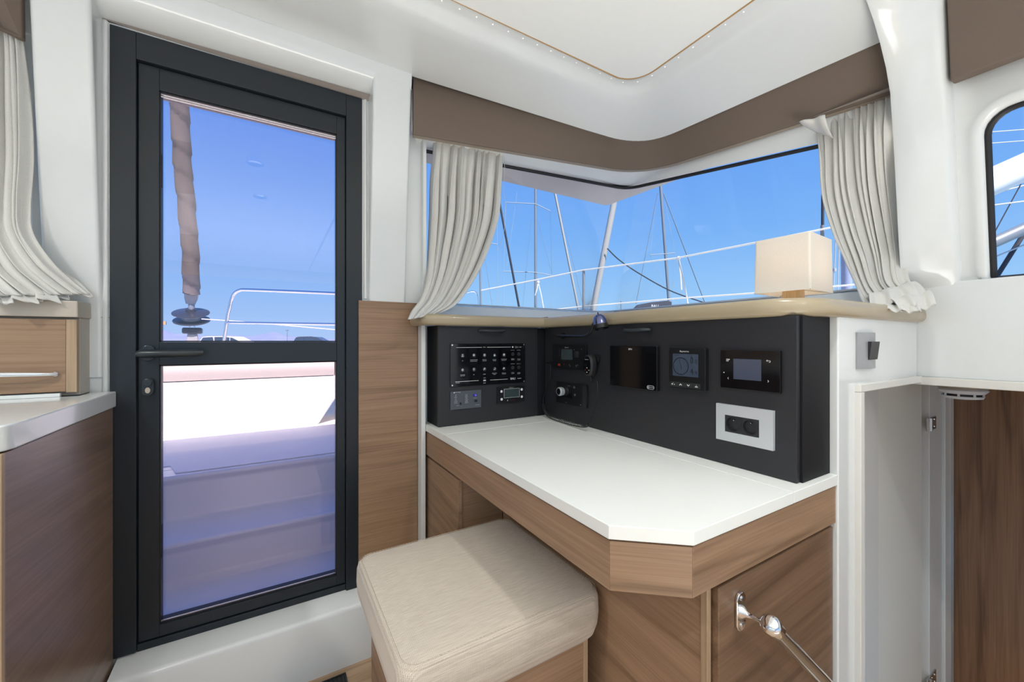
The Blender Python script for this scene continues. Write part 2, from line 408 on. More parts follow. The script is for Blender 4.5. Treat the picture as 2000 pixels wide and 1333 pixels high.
# ---- door step
st = MB()
prof = [(1.60, -1.105), (1.445, -1.105), (1.435, -.915), (1.439, -.905), (1.447, -.899), (1.53, -.893), (1.60, -.893)]
st.hexa([(-.3775, y, z) for y, z in prof], [(.56, y, z) for y, z in prof])
struct(st.build('trim_1', M['gel'], smooth=True, angle=50))

# ---- forward bulkhead
DX0, DX1, DZ0, DZ1 = -.392, .2756, -.888, .882
wf = MB()
wf.box(-2.5, -.52, 1.53, 1.60, -1.105, .15)          # below the port window
wf.box(-.52, DX0, 1.53, 1.60, -1.105, .98)
wf.box(DX1, .44, 1.53, 1.60, -1.105, .98)
wf.box(DX0, DX1, 1.53, 1.60, DZ1, 1.0)
wf.box(DX0, DX1, 1.545, 1.60, -1.105, DZ0)
wf.box(.44, 1.76, 1.53, 1.60, -1.105, .060)
wf.box(1.165, 1.30, .452, 1.529, -1.105, .060)
wf.box(.44, .503, 1.53, 1.62, -.345, .80)
wf.box(-2.5, -.52, 1.53, 1.60, .80, 1.0)
wall_f = struct(wf.build('wall_front', M['gel']))
# leaning pillars either side of the door and the header over it
def lean(z): return 1.525 - .088 * max(0, min(1, (z - .05) / .87))
def pillar(x0, x1, name):
    b = MB(); rows = []
    for z in [-.10, .05, .2, .35, .5, .65, .8, .92, .985]:
        y = lean(z); rows.append([(x0, 1.56, z), (x0, y, z), (x1, y, z), (x1, 1.56, z)])
    b.grid(rows, closed_u=True)
    b.add([rows[0][i] for i in range(4)], [(0, 1, 2, 3)]); b.add([rows[-1][i] for i in range(4)], [(0, 1, 2, 3)])
    return struct(b.build(name, M['gel'], bevel=.010, seg=4, wn=True))
pillar(-.517, -.407, 'trim_9'); pillar(.298, .432, 'trim_10')
hd = MB()
prof = [(1.53, .892), (1.50, .893), (1.452, .913), (1.440, .925), (1.436, .945), (1.430, 1.02), (1.53, 1.02)]
hd.hexa([(-.52, y, z) for y, z in prof], [(.432, y, z) for y, z in prof])
struct(hd.build('trim_11', M['gel'], smooth=True, angle=50))
# rounded bead between jamb and door frame
bd = MB()
bd.tube([(-.402, 1.532, -.88), (-.402, 1.532, .892), (.288, 1.532, .892), (.288, 1.532, .155)], .008, 10)
bd.build('bead', M['gel'], wall_f, smooth=True)
sm = MB().box(-.428, -.394, 1.526, 1.531, .064, .067)
sm.build('joint_line', M['shelfbeige'], wall_f)

# wooden panel right of the door
struct(plabel(MB().box(.262, .478, 1.512, 1.53, -.893, .147).build('trim_2', M['wx'], bevel=.001), 'walnut panel between the glass door and the desk'))
# white filler at the desk end
struct(MB().box(.480, .4965, 1.470, 1.53, -1.105, .062).build('trim_3', M['gel'], bevel=.002))

# ---- corner window: bottom and top lines of the glazing
gb = corner_path((.503, 1.79, .17), (1.72, 1.79, .17), (1.715, .436, .172), .10, 6, 10, 10)
gt = corner_path((.503, 1.565, .775), (1.50, 1.395, .758), (1.635, .45, .655), .07, 6, 10, 10)
def frac(a, b, t): return [p.lerp(q, t) for p, q in zip(a, b)]
win = sroot('window_2', (1.2, 1.6, .17))
MB().grid([gb, gt]).build('glass_pane', M['glass'], win, smooth=True)
gk = MB()
gk.tube(frac(gb, gt, .992), .0075, 8)
gk.build('gasket', M['black'], win, smooth=True)
# white band from the valance to the glass head, and upstand at the sill
vbo = corner_path((.443, 1.475, .79), (1.475, 1.275, .79), (1.675, .45, .79), .17, 6, 10, 10)
gtin = [p + Vector((-.004, -.004, .004)) for p in gt]
vtop = [Vector((p.x, p.y + .02, .96)) for p in vbo]
MB().grid([gtin, vbo, vtop]).build('head_lining', M['gel'], win, smooth=True)
sill = MB()
inner = corner_path((.503, 1.50, .098), (1.46, 1.50, .098), (1.46, .437, .098), .08, 6, 10, 10)
up0 = corner_path((.503, 1.745, .098), (1.675, 1.745, .098), (1.675, .437, .098), .09, 6, 10, 10)
up1 = corner_path((.503, 1.75, .165), (1.68, 1.75, .165), (1.68, .437, .165), .09, 6, 10, 10)
up2 = corner_path((.503, 1.775, .172), (1.705, 1.775, .172), (1.705, .437, .172), .09, 6, 10, 10)
up3 = corner_path((.503, 1.84, .172), (1.77, 1.84, .172), (1.77, .30, .172), .10, 6, 10, 10)
up4 = corner_path((.503, 1.84, -.09), (1.77, 1.84, -.09), (1.77, .30, -.09), .10, 6, 10, 10)
sill.grid([inner, up0, up1, up2, up3, up4])
sill.build('sill', M['gel'], win, smooth=True)
MB().tube([p + Vector((0, -.004, .004)) for p in up2], .004, 8).build('sill_seal', M['alu'], win, smooth=True)
# window reveal left end
MB().add([(.503, 1.60, .17), (.503, 1.80, .17), (.503, 1.565, .80), (.503, 1.50, .80), (.503, 1.50, .098)], [(0, 1, 2, 3, 4)]).build('reveal', M['gel'], win, solid=.012)

# ---- shelf under the corner window with its moulded nosing
shp = [(.478, 1.53), (.478, 1.44), (.50, 1.405), (.97, 1.400), (1.005, 1.37), (1.005, .53), (1.06, .450), (1.10, .428), (1.717, .428), (1.717, 1.53)]
shf = MB(); shf.prism(shp, .062, .096)
shf_o = struct(shf.build('trim_4', M['gel']))
def nose(path, name, rz=.0215, ry=.024, zc=.0765):
    b = MB(); rows = []
    path = [Vector(p) for p in path]
    for i, p in enumerate(path):
        t = (path[min(i + 1, len(path) - 1)] - path[max(i - 1, 0)]); t.z = 0; t.normalize()
        nrm = Vector((t.y, -t.x, 0))
        ring = []
        for k in range(16):
            a = 2 * PI * k / 16
            ca, sa = math.cos(a), math.sin(a)
            ring.append(p + nrm * ry * (abs(ca) ** .7) * (1 if ca > 0 else -1) + Vector((0, 0, rz * (abs(sa) ** .7) * (1 if sa > 0 else -1))))
        rows.append(ring)
    b.grid(rows, closed_u=True); b.add(rows[0], [tuple(range(16))]); b.add(rows[-1], [tuple(range(16))])
    return b.build(name, M['nosing'], shf_o, smooth=True, angle=60)
zc = .078
pathA = [(.468, 1.50, zc), (.468, 1.44, zc), (.475, 1.405, zc), (.50, 1.393, zc), (.7, 1.393, zc), (.9, 1.390, zc), (.983, 1.378, zc)]
nose([(x, y, z) for x, y, z in pathA], 'nosing')
pathB = [(.987, 1.372, zc), (1.004, 1.33, zc), (1.004, 1.1, zc), (1.004, .8, zc), (1.004, .52, zc), (1.012, .475, zc), (1.045, .442, zc), (1.09, .425, zc), (1.3, .418, zc), (1.6, .412, zc), (1.68, .410, zc), (1.705, .425, zc), (1.712, .45, zc)]
nose(pathB, 'nosing')
MB().box(.9795, .9835, 1.350, 1.396, .0545, .1005).build('joint_line', M['taupe'], shf_o)

# ---- starboard: switch wall, post and side wall with stair opening
sw = MB()
sw.fprism(Frame((0, .445, 0), (1, 0, 0), (0, 0, 1), (0, -1, 0)), [(1.157, -1.80), (1.262, -1.80), (1.262, -.112), (1.717, -.112), (1.717, .062), (1.157, .062)], 0, .030)
struct(sw.build('wall_right', M['gel'], bevel=.004, seg=3, wn=True))
wr = MB()
wr.box(1.717, 1.79, -3.4, .445, -.112, .176)
wr.box(1.717, 1.79, -3.4, -.9, -1.80, -.112)
wr_o = struct(wr.build('wall_right', M['gel'], bevel=.006, seg=3, wn=True))
# moulded frame of the stair opening
fr_ = MB()
fr_.box(1.250, 1.272, .402, .47, -1.80, -.1283)
fr_.box(1.250, 1.717, .402, .47, -.128, -.108)
fr_.box(1.702, 1.75, -.9, .44, -.134, -.110)
struct(fr_.build('trim_5', M['frame_cream'], bevel=.002))
# hull passage
hp = MB()
hp.box(1.285, 2.80, .447, .62, -.140, -.131)
hp.box(1.795, 2.80, -.9, .446, -.140, -.131)
hp_o = struct(hp.build('ceiling', M['frame_cream']))
struct(MB().box(1.285, 1.735, .575, .60, -1.74, -.1405).build('wall_right', M['wz']))
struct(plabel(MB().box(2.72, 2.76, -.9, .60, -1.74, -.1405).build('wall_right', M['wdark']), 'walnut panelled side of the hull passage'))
d2 = sroot('door_2', (2.1, .56, -1.74))
MB().box(1.735, 1.858, .548, .60, -1.74, -.1405).build('jamb', M['frame_cream'], d2, bevel=.002)
MB().box(1.865, 2.385, .562, .592, -1.70, -.150).build('door_leaf', M['greydoor'], d2, bevel=.001)
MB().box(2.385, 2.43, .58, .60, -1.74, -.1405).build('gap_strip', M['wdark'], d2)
MB().box(2.43, 2.60, .548, .60, -1.74, -.1405).build('jamb', M['frame_cream'], d2, bevel=.002)
MB().box(2.61, 2.70, .538, .60, -1.74, -.1405).build('jamb', M['frame_cream'], d2, bevel=.002)
MB().box(2.70, 2.712, .53, .56, -1.74, -.1405).build('metal_strip', M['steel'], d2)
def hinge(z):
    b = MB().box(2.39, 2.50, .543, .549, z, z + .055)
    b.tube([(2.405, .540, z), (2.405, .540, z + .055)], .007, 10)
    h = b.build('hinge', M['steel'], d2, bevel=.001)
    for dz in (.012, .043):
        for x in (2.44, 2.475): MB().lathe([(.004, 0), (.004, .002)], (x, .543, z + dz), (0, -1, 0), 10).build('screw', M['chrome'], h)
hinge(-.385); hinge(-1.50)

# ---- starboard arch rib and side wall above the ledge
lft = [(.160, 1.722), (.176, 1.705), (.19, 1.678), (.2135, 1.657), (.30, 1.642), (.45, 1.620), (.60, 1.597), (.7355, 1.571), (.80, 1.537), (.856, 1.491), (.90, 1.445), (.93, 1.40), (.955, 1.34), (.985, 1.22)]
rgt = [(.160, 1.722), (.176, 1.717), (.19, 1.712), (.2135, 1.704), (.30, 1.678), (.45, 1.637), (.60, 1.607), (.7355, 1.584), (.80, 1.574), (.856, 1.564), (.90, 1.555), (.93, 1.546), (.955, 1.50), (.985, 1.36)]
ab = MB(); rows = []
for (z, xl), (z2, xr) in zip(lft, rgt):
    rows.append([(1.80, .437, z), (xl, .437, z), (xl - .002, .428, z), (lerp(xl, xr, .5) - .004, .385, z), (xr - .003, .338, z), (xr + .004, .328, z), (xr + .03, .322, z), (1.80, .322, z)])
ab.grid(rows)
struct(ab.build('trim_6', M['gel'], smooth=True, angle=60))
# side wall with the aft window, leaning inboard
def sx_(z): return 1.735 - (z - .176) * .185
s2 = MB(); Y0, Y1, Z0, Z1 = -2.6, .272, .178, .622
def ring_pts(off, dx):
    pts = rrect(Y0 - off, Y1 + off, Z0 - .05, Z1 + off, .055 + max(off, 0), 6)
    return [(sx_(z) + dx, y, max(z, .1765)) for y, z in pts]
outer = []
for (x, y, z) in ring_pts(0, 0):
    pass
n_in = ring_pts(.030, 0)
def outr(i, p):
    c_, k_ = i // 7, i % 7
    x, y, z = p
    ya, yb, za, zb = -3.4, .325, .160, 1.0
    Yc, Zc = {0: (yb, za), 1: (yb, zb), 2: (ya, zb), 3: (ya, za)}[c_]
    onz = (k_ < 3) if c_ in (0, 2) else (k_ > 3)
    if k_ == 3: y, z = Yc, Zc
    elif onz: z = Zc
    else: y = Yc
    return (sx_(z), y, z)
big = [outr(i, p) for i, p in enumerate(n_in)]
s2.grid([big, n_in, ring_pts(.024, -.006), ring_pts(.008, -.008), ring_pts(.0, -.002), ring_pts(-.002, .03)], closed_u=True)
s2.box(1.60, 1.79, .27, .325, .93, 1.0)
struct(s2.build('wall_right', M['gel'], smooth=True, angle=50))
w3 = sroot('window_3', (1.70, -1, .18))
g3 = ring_pts(-.001, .022)
MB().add(g3, [tuple(range(len(g3)))]).build('glass_pane', M['glass'], w3)
MB().tube(ring_pts(-.006, .014), .0075, 8, closed=True).build('gasket', M['black'], w3, smooth=True)

# ---- port side and back of the saloon (mostly behind the camera)
wl_ = MB()
wl_.box(-2.56, -2.5, -3.4, 1.6, -1.105, .15); wl_.box(-2.56, -2.5, -3.4, 1.6, .70, 1.0)
for y in (-3.4, -1.6, .3, 1.45): wl_.box(-2.56, -2.5, y, y + .15, .15, .70)
struct(wl_.build('wall_left', M['gel']))
wb = MB()
wb.box(-2.56, -1.75, -3.46, -3.4, -1.105, 1.0); wb.box(1.55, 1.79, -3.46, -3.4, -1.105, 1.0); wb.box(-1.75, 1.55, -3.46, -3.4, .86, 1.0)
struct(wb.build('wall_back', M['gel']))
w1 = sroot('window_1', (-1.4, 1.6, .15))
MB().add([(-2.5, 1.66, .15), (-.50, 1.66, .15), (-.50, 1.56, .80), (-2.5, 1.56, .80)], [(0, 1, 2, 3)]).build('glass_pane', M['glass'], w1)
fw = MB(); fw.box(-.545, -.517, 1.535, 1.66, .10, .82); fw.box(-2.5, -.517, 1.56, 1.70, .10, .155)
fw.build('window_frame', M['gel'], w1, bevel=.004)
MB().box(-2.5, -.52, 1.545, 1.60, .655, .84).build('head_lining', M['gel'], w1)

# ---- ceiling: cove ring with headliner panels
def cpath(I0, Ic, I1, d, n0, nc, n1): return corner_path(I0, Ic, I1, d, n0, nc, n1)
inn = cpath((-2.2, 1.09, .995), (1.205, 1.09, .995), (1.205, -3.0, .995), .10, 14, 12, 14)
out_l = [(-2.5, 1.42, .985), (.43, 1.435, .98)]
outp = []
nn = len(inn)
valt = corner_path((.443, 1.445, .975), (1.43, 1.245, .878), (1.56, .45, .896), .17, 8, 12, 6)
def outer_at(i):
    if i < 14:
        x = lerp(-2.5, .43, i / 13) if i <= 7 else None
    return None
left = [Vector((lerp(-2.5, .43, i / 7), 1.432, lerp(.99, .975, i / 7))) for i in range(7)]
outp = left + valt + [Vector((1.555, lerp(.32, -3.4, i / 6), .93)) for i in range(7)]
# resample the inner path to the same number of points
def resample(path, n):
    L_ = [0]
    for a, b in zip(path, path[1:]): L_.append(L_[-1] + (b - a).length)
    res = []
    for i in range(n):
        s_ = L_[-1] * i / (n - 1); k = 0
        while k < len(L_) - 2 and L_[k + 1] < s_: k += 1
        t = (s_ - L_[k]) / max(1e-9, L_[k + 1] - L_[k]); res.append(path[k].lerp(path[k + 1], min(1, t)))
    return res
pA = [Vector(p) for p in cpath((-2.2, 1.09, .995), (1.205, 1.09, .995), (1.205, -3.0, .995), .10, 10, 10, 14)]
# matching inner points: split at the corner so the rings correspond
inA = [Vector((lerp(-2.2, .43, i / 7), 1.09, .995)) for i in range(7)]
inB = corner_path((.43, 1.09, .995), (1.205, 1.09, .995), (1.205, .45, .995), .10, 8, 12, 6)
inC = [Vector((1.205, lerp(.32, -3.0, i / 6), .995)) for i in range(7)]
inn = inA + inB + inC
def ring(t0, z, off):
    res = []
    for a, b in zip(inn, outp):
        d = Vector((b.x - a.x, b.y - a.y, 0)); L_ = d.length; d.normalize()
        q = a + d * off if off is not None else a.lerp(b, t0)
        res.append(Vector((q.x, q.y, z if z is not None else q.z)))
    return res
rows = [ring(0, .999, 0), ring(0, .999, .030)]
for off, z in ((.040, .995), (.050, .988), (.058, .980), (.066, .9745), (.078, .970)): rows.append(ring(0, z, off))
for t in (.35, .5, .65, .8, .92, 1.0):
    rr = []
    for a, b in zip(inn, outp):
        q = a.lerp(b, t); t0 = (t - .2) / .8
        z = .970 + (b.z - .970) * (t0 ** 1.5) if t0 > 0 else .97
        rr.append(Vector((q.x, q.y, z)))
    rows.append(rr)
rows.append([Vector((b.x, b.y, b.z)) + Vector((0, .0, .06)) for b in outp])
cl = MB(); cl.grid(rows)
ceil_o = struct(cl.build('ceiling', M['gel'], smooth=True, angle=60))
# panels
def rpoly(x0, x1, y0, y1, r):
    pts = [(x0, y0), (x1, y0)]
    for i in range(13):
        t = PI / 2 * i / 12; pts.append((x1 - r + r * math.cos(t), y1 - r + r * math.sin(t)))
    pts.append((x0, y1)); return pts
pA_ = rpoly(.424, 1.195, -3.2, 1.080, .10); pB_ = rpoly(-2.2, .416, -3.2, 1.080, .012)
for pp in (pA_, pB_):
    h = MB().prism(pp, .9905, 1.03).build('headliner_panel', M['liner'], ceil_o)
    pth = [(x, y, .9925) for x, y in pp]
    MB().tube(pth, .0042, 6, closed=True).build('piping', M['tan'], h)
MB().prism([(-2.5, -3.4), (1.75, -3.4), (1.75, 1.5), (-2.5, 1.5)], 1.0, 1.005).build('deckhead', M['gel'], ceil_o)
# fillers between valance top and outside
roof = MB()
rp = [(-2.9, -3.6), (1.86, -3.6), (1.86, 1.78), (1.78, 1.86), (-2.9, 1.86)]
roof.prism([(-2.6, -3.5), (1.6, -3.5), (1.6, 1.46), (1.5, 1.52), (-2.6, 1.52)], 1.025, 1.05)
eo = corner_path((-2.9, 1.85, .857), (1.755, 1.80, .832), (1.78, -3.6, .70), .03, 8, 4, 10)
ei = corner_path((-2.9, 1.61, .80), (1.55, 1.45, .785), (1.80, -3.6, .70), .07, 8, 4, 10)
ei = [Vector((p.x, p.y, p.z + (.10 if p.x < .5 and p.y > 1.3 else 0))) for p in ei]
er = corner_path((-2.9, 1.52, 1.05), (1.55, 1.52, 1.05), (1.60, -3.6, 1.05), .05, 8, 4, 10)
roof.grid([ei, eo, [Vector((p.x, p.y, .872)) for p in eo], er])
struct(roof.build('trim_7', M['eave']))

# ================================================================== GLASS DOOR
d1 = sroot('door_1', ((DX0 + DX1) / 2, 1.54, DZ0))
F_D = Frame((0, 1.525, 0), (1, 0, 0), (0, 0, 1), (0, -1, 0))
fo = MB()
fo.box(DX0, -.337, 1.522, 1.60, -.888, DZ1); fo.box(.2215, DX1, 1.522, 1.60, -.893, DZ1)
fo.box(-.337, .2215, 1.522, 1.60, .805, DZ1); fo.box(-.337, .2215, 1.530, 1.60, -.893, -.872)
fo.build('door_frame', M['slate'], d1, bevel=.0015)
lf = MB()
LX0, LX1, LZ0, LZ1 = -.3355, .2200, -.870, .8035
lf.box(LX0, -.289, 1.536, 1.585, LZ0, LZ1); lf.box(.192, LX1, 1.536, 1.585, LZ0, LZ1)
lf.box(-.289, .192, 1.536, 1.585, .738, LZ1); lf.box(-.289, .192, 1.536, 1.585, LZ0, -.836)
lf.box(-.289, .192, 1.534, 1.585, -.071, -.003)
leaf = lf.build('door_leaf', M['slate'], d1, bevel=.0012)
be = MB()
for z0, z1 in ((-.0025, .738), (-.836, -.0715)):
    for a, b, c, d in ((-.289, -.2865, z0, z1), (.1895, .192, z0, z1), (-.289, .192, z0, z0 + .0035), (-.289, .192, z1 - .0035, z1)):
        be.box(a, b, 1.541, 1.560, c, d)
be.build('glazing_seal', M['black'], leaf)
bs = MB()
for z0, z1 in ((.722, .7255), (.729, .7315), (-.8295, -.8275)): MB().box(-.289, .192, 1.542, 1.546, z0, z1).build('rail_line', M['steel'], leaf)
MB().box(-.2885, .1915, 1.560, 1.566, -.0035, .738).build('glass_pane', M['doorglass'], leaf)
MB().box(-.2885, .1915, 1.560, 1.566, -.836, -.070).build('glass_pane', M['doorglass'], leaf)
for z in (.44, .54, -.62, -.54):
    pass
for z in (.455, -.645): MB().box(-.292, -.285, 1.546, 1.56, z, z + .10).build('hinge', M['black'], leaf, bevel=.002)
# lever handle
es = MB(); es.fprism(F_D, rrect(-.327, -.297, -.058, -.012, .0149, 6), -.011, .002)
hnd = es.build('escutcheon', M['slatedk'], leaf, bevel=.0015)
lv = MB(); lv.tube([(-.312, 1.525, -.036), (-.312, 1.505, -.036)], .0085, 12)
lv.tube([(-.331, 1.492, -.036), (-.322, 1.492, -.0362), (-.25, 1.492, -.0362), (-.20, 1.493, -.0355), (-.182, 1.497, -.035)], [.007, .0115, .0117, .0115, .008], 14)
lv.build('lever_handle', M['slatedk'], hnd, smooth=True)
lk = MB(); lk.fprism(F_D, rrect(-.325, -.299, -.158, -.108, .0129, 6), -.011, .006)
lko = lk.build('lock', M['slatedk'], leaf, bevel=.0015)
MB().fdisc(F_D, -.311, -.142, .0058, .006, .009, 16, .0085).build('key_cylinder', M['shelfbeige'], lko)
MB().fdisc(F_D, -.311, -.120, .010, .006, .014, 16).build('thumb_turn', M['slatedk'], lko, bevel=.001)

# ================================================================== VALANCES
vb = corner_path((.443, 1.452, .770), (1.448, 1.253, .770), (1.645, .437, .770), .18, 8, 12, 8)
vt = corner_path((.443, 1.452, .975), (1.435, 1.240, .878), (1.562, .437, .896), .18, 8, 12, 8)
def out(path, d):
    cx = Vector((.6, .6, 0)); r = []
    for i, p in enumerate(path):
        t = path[min(i + 1, len(path) - 1)] - path[max(i - 1, 0)]; t.z = 0; t.normalize()
        r.append(p + Vector((-t.y, t.x, 0)) * d)
    return r
v_ = MB()
r0 = out(vb, -.002); r1 = out(vb, .0); r1 = [p + Vector((0, 0, -.004)) for p in r1]
rb = [p + Vector((0, 0, -.004)) for p in out(vb, .026)]; rt = out([p + Vector((0, 0, .03)) for p in vt], .026)
rf0 = [p + Vector((0, 0, .003)) for p in r0]
vf = [p + Vector((0, 0, .012)) for p in vt]
mid = frac(rf0, vf, .5)
v_.grid([rb, r1, rf0, mid, vf, rt])
n_ = len(rb)
v_.add([rb[0], r1[0], rf0[0], mid[0], vf[0], rt[0]], [(0, 1, 2, 3, 4, 5)])
v_.add([rb[-1], r1[-1], rf0[-1], mid[-1], vf[-1], rt[-1]], [(0, 1, 2, 3, 4, 5)])
vo = v_.build('valance', M['taupe'], smooth=True, angle=60)
tag(vo, 'long taupe brown pelmet curving round the corner window', 'pelmet')
lip = MB(); lip.grid([[p + Vector((0, 0, -.0045)) for p in out(vb, .003)], [p + Vector((0, 0, -.0045)) for p in out(vb, .025)], [p + Vector((0, 0, -.002)) for p in out(vb, .025)]])
plabel(lip.build('lower_edge', M['taupe_edge'], vo, smooth=True), 'pale underside edge')
def simple_valance(name, pts_bot, pts_top, depth, label):
    b = MB(); pb = [Vector(p) for p in pts_bot]; pt_ = [Vector(p) for p in pts_top]; d = Vector(depth)
    ring_ = pb + pt_[::-1]
    b.hexa(ring_, [p + d for p in ring_])
    o = b.build(name, M['taupe'], bevel=.004, seg=3)
    return tag(o, label, 'pelmet')
simple_valance('valance', [(1.585, .318, .712), (1.585, -2.8, .712)], [(1.553, .318, .925), (1.553, -2.8, .925)], (.035, 0, 0), 'taupe brown pelmet above the aft side window, cut by the frame at right')
simple_valance('valance', [(-.53, 1.455, .742), (-.60, 1.40, .742), (-1.6, 1.36, .742)], [(-.53, 1.45, .985), (-.60, 1.395, .985), (-1.6, 1.355, .985)], (0, .018, 0), 'taupe brown pelmet above the port window, cut by the frame at left')

# ================================================================== CURTAINS
def catmull(keys, v):
    ks = [k[0] for k in keys]
    i = 0
    while i < len(ks) - 2 and v > ks[i + 1]: i += 1
    t = (v - ks[i]) / (ks[i + 1] - ks[i]); t = max(0, min(1, t))
    def g(j): return keys[max(0, min(len(keys) - 1, j))]
    a, b, c, d = g(i - 1), g(i), g(i + 1), g(i + 2)
    def cm(p, q, r, s_): return .5 * ((2 * q) + (r - p) * t + (2 * p - 5 * q + 4 * r - s_) * t * t + (3 * q - p - 3 * r + s_) * t ** 3)
    return [cm(a[k], b[k], c[k], d[k]) for k in range(1, len(b))]
def smooth_path(pts, n):
    ks_ = [(i / (len(pts) - 1), *p) for i, p in enumerate(pts)]
    return [Vector(catmull(ks_, i / (n - 1))) for i in range(n)]
def curtain(name, keys, nf, nrm, label, seed, nu=220, nv=80, hem_on='both', mat='curtain'):
    rnd = random.Random(seed)
    # uneven folds: warped phase
    fr = [(rnd.uniform(.6, 1.5)) for _ in range(nf)]
    tot = sum(fr); edges = [0]
    for q in fr: edges.append(edges[-1] + q / tot)
    amp = [rnd.uniform(.50, 1.40) for _ in range(nf + 1)]
    drift = [rnd.uniform(-.75, .75) for _ in range(nf + 1)]
    n_ = Vector(nrm).normalized(); rows = []
    for j in range(nv + 1):
        v = j / nv
        k = catmull(keys, v)
        Lp, Rp, A, sq = Vector(k[0:3]), Vector(k[3:6]), k[6], k[7]
        row = []
        for i in range(nu + 1):
            u = i / nu
            # local fold
            e = 0
            while e < nf - 1 and u > edges[e + 1]: e += 1
            loc_ = (u - edges[e]) / (edges[e + 1] - edges[e])
            ph = (e + loc_ + lerp(drift[e], drift[e + 1], loc_) * math.sin(v * 3.2 + e) * .5 * math.sin(PI * loc_))
            s1 = 1.7 * abs(math.sin(PI * ph)) ** .62 - .95 + .25 * math.sin(2 * PI * ph + .8)
            a_ = lerp(amp[e], amp[e + 1], loc_)
            fine = math.sin(2 * PI * ph * 2.7 + seed) * math.exp(-v * 14) * .45
            wob = math.sin(5 * v + e * 1.7 + seed) * .12
            d = 1.75 * A * (a_ * s1 * (1 + wob) + fine + .22 * math.sin(2 * PI * ph * 1.63 + 4 * v + seed))
            lat = A * .45 * math.sin(2 * PI * ph + 1 + v * 2) * (1 if 0 < i < nu else 0)
            uu = u + sq * math.sin(2 * PI * u) * .1
            q = Lp.lerp(Rp, uu) + n_ * d + (Rp - Lp).normalized() * lat
            q.z += A * .12 * math.sin(2 * PI * ph) * (v ** 6)
            row.append(q)
        rows.append(row)
    o = MB().grid(rows).build(name, M[mat], smooth=True, angle=180, solid=.0018)
    # hem tape
    return tag(o, label, 'curtain'), rows
def key(v, Lp, Rp, A, sq=0): return (v, Lp.x, Lp.y, Lp.z, Rp.x, Rp.y, Rp.z, A, sq)
# centre curtain, left end of the corner window
ks = [key(0, P(850, 235, Y=1.50), P(986, 262, Y=1.465), .005),
      key(.14, P(848, 285, Y=1.50), P(982, 305, Y=1.46), .009),
      key(.30, P(843, 345, Y=1.50), P(977, 365, Y=1.46), .016),
      key(.50, P(841, 425, Y=1.50), P(970, 430, Y=1.46), .016),
      key(.66, P(838, 490, Y=1.495), P(946, 500, Y=1.455), .015),
      key(.78, P(834, 540, Y=1.48), P(922, 548, Y=1.45), .013),
      key(.88, P(822, 583, Y=1.45), P(896, 586, Y=1.44), .011),
      key(.95, P(806, 606, Y=1.42), P(876, 603, Y=1.425), .009),
      key(1.0, P(797, 624, Y=1.365), P(846, 616, Y=1.415), .006)]
c1, rows1 = curtain('curtain', ks, 9, (0, -1, 0), 'pale grey curtain gathered at the left end of the corner window', 3)
th = MB()
pts = [P(984, 300, Y=1.45), P(986, 330, Y=1.45), P(983, 370, Y=1.45), P(988, 400, Y=1.45), P(984, 425, Y=1.45), P(986, 445, Y=1.45), P(979, 470, Y=1.45), P(972, 490, Y=1.45)]
th.tube(pts, .0008, 5); th.build('loose_thread', M['rope'], c1)
# right curtain
def PX(x, y, X): return P(x, y, X=X)
ks = [key(0, PX(1588, 205, 1.645), PX(1738, 150, 1.672), .005),
      key(.10, PX(1590, 245, 1.632), PX(1746, 190, 1.658), .006),
      key(.22, PX(1599, 300, 1.578), PX(1746, 250, 1.600), .013),
      key(.40, PX(1607, 385, 1.580), P(1752, 340, Y=.447), .018),
      key(.56, PX(1628, 455, 1.592), P(1761, 430, Y=.448), .018),
      key(.70, PX(1652, 510, 1.592), P(1766, 490, Y=.445), .017),
      key(.83, PX(1675, 558, 1.585), PX(1772, 548, 1.622), .015),
      key(.92, PX(1686, 588, 1.50), PX(1805, 570, 1.630), .013),
      key(1.0, PX(1698, 600, 1.42), PX(1826, 596, 1.60), .009)]
c2, rows2 = curtain('curtain', ks, 10, (-1, 0, 0), 'pale grey woven curtain right of the lamp, its hem bunched on the shelf', 11)
fl = MB(); rws = []
for j in range(9):
    t = j / 8; rr = []
    for i in range(13):
        u = i / 12
        a = PX(lerp(1562, 1612, u), lerp(237, 224, u), 1.52)
        b = PX(lerp(1568, 1628, u), lerp(244, 270, u ** .8), 1.56)
        q = a.lerp(b, t); q.x -= .012 * math.sin(PI * t) + .006 * math.sin(9 * u); rr.append(q)
    rws.append(rr)
fl.grid(rws); fl.build('flared_corner', M['curtain'], c2, smooth=True, angle=180, solid=.0018)
# hem spread over the shelf in flat folds
pl = MB()
def hem(A0, A1, B0, B1, am, nw, ph, lift):
    rws = []
    for j in range(15):
        v = j / 14; rr = []
        for i in range(61):
            u = i / 60
            p = A0.lerp(A1, u).lerp(B0.lerp(B1, u), v)
            wv = math.sin(2 * PI * nw * u + ph + 1.3 * v) + .4 * math.sin(2 * PI * nw * 2.3 * u + ph * 2)
            p.z += am * wv * (.35 + .65 * v) + lift * math.sin(PI * v)
            p.x -= am * 1.2 * wv * v; p.y -= am * .8 * math.cos(2 * PI * nw * u + ph) * v
            rr.append(p)
        rws.append(rr)
    pl.grid(rws)
hem(PX(1694, 575, 1.52), PX(1786, 548, 1.63), PX(1698, 601, 1.40), PX(1822, 588, 1.56), .0055, 2.6, .4, .012)
hem(PX(1735, 585, 1.48), PX(1815, 566, 1.62), PX(1760, 606, 1.40), PX(1826, 598, 1.53), .0050, 1.8, 2.0, .010)
hem(PX(1705, 596, 1.44), PX(1790, 590, 1.50), PX(1712, 605, 1.385), PX(1800, 609, 1.42), .0035, 3.1, 1.2, .004)
pl.build('spread_hem', M['curtain'], c2, smooth=True, angle=180, solid=.0018)
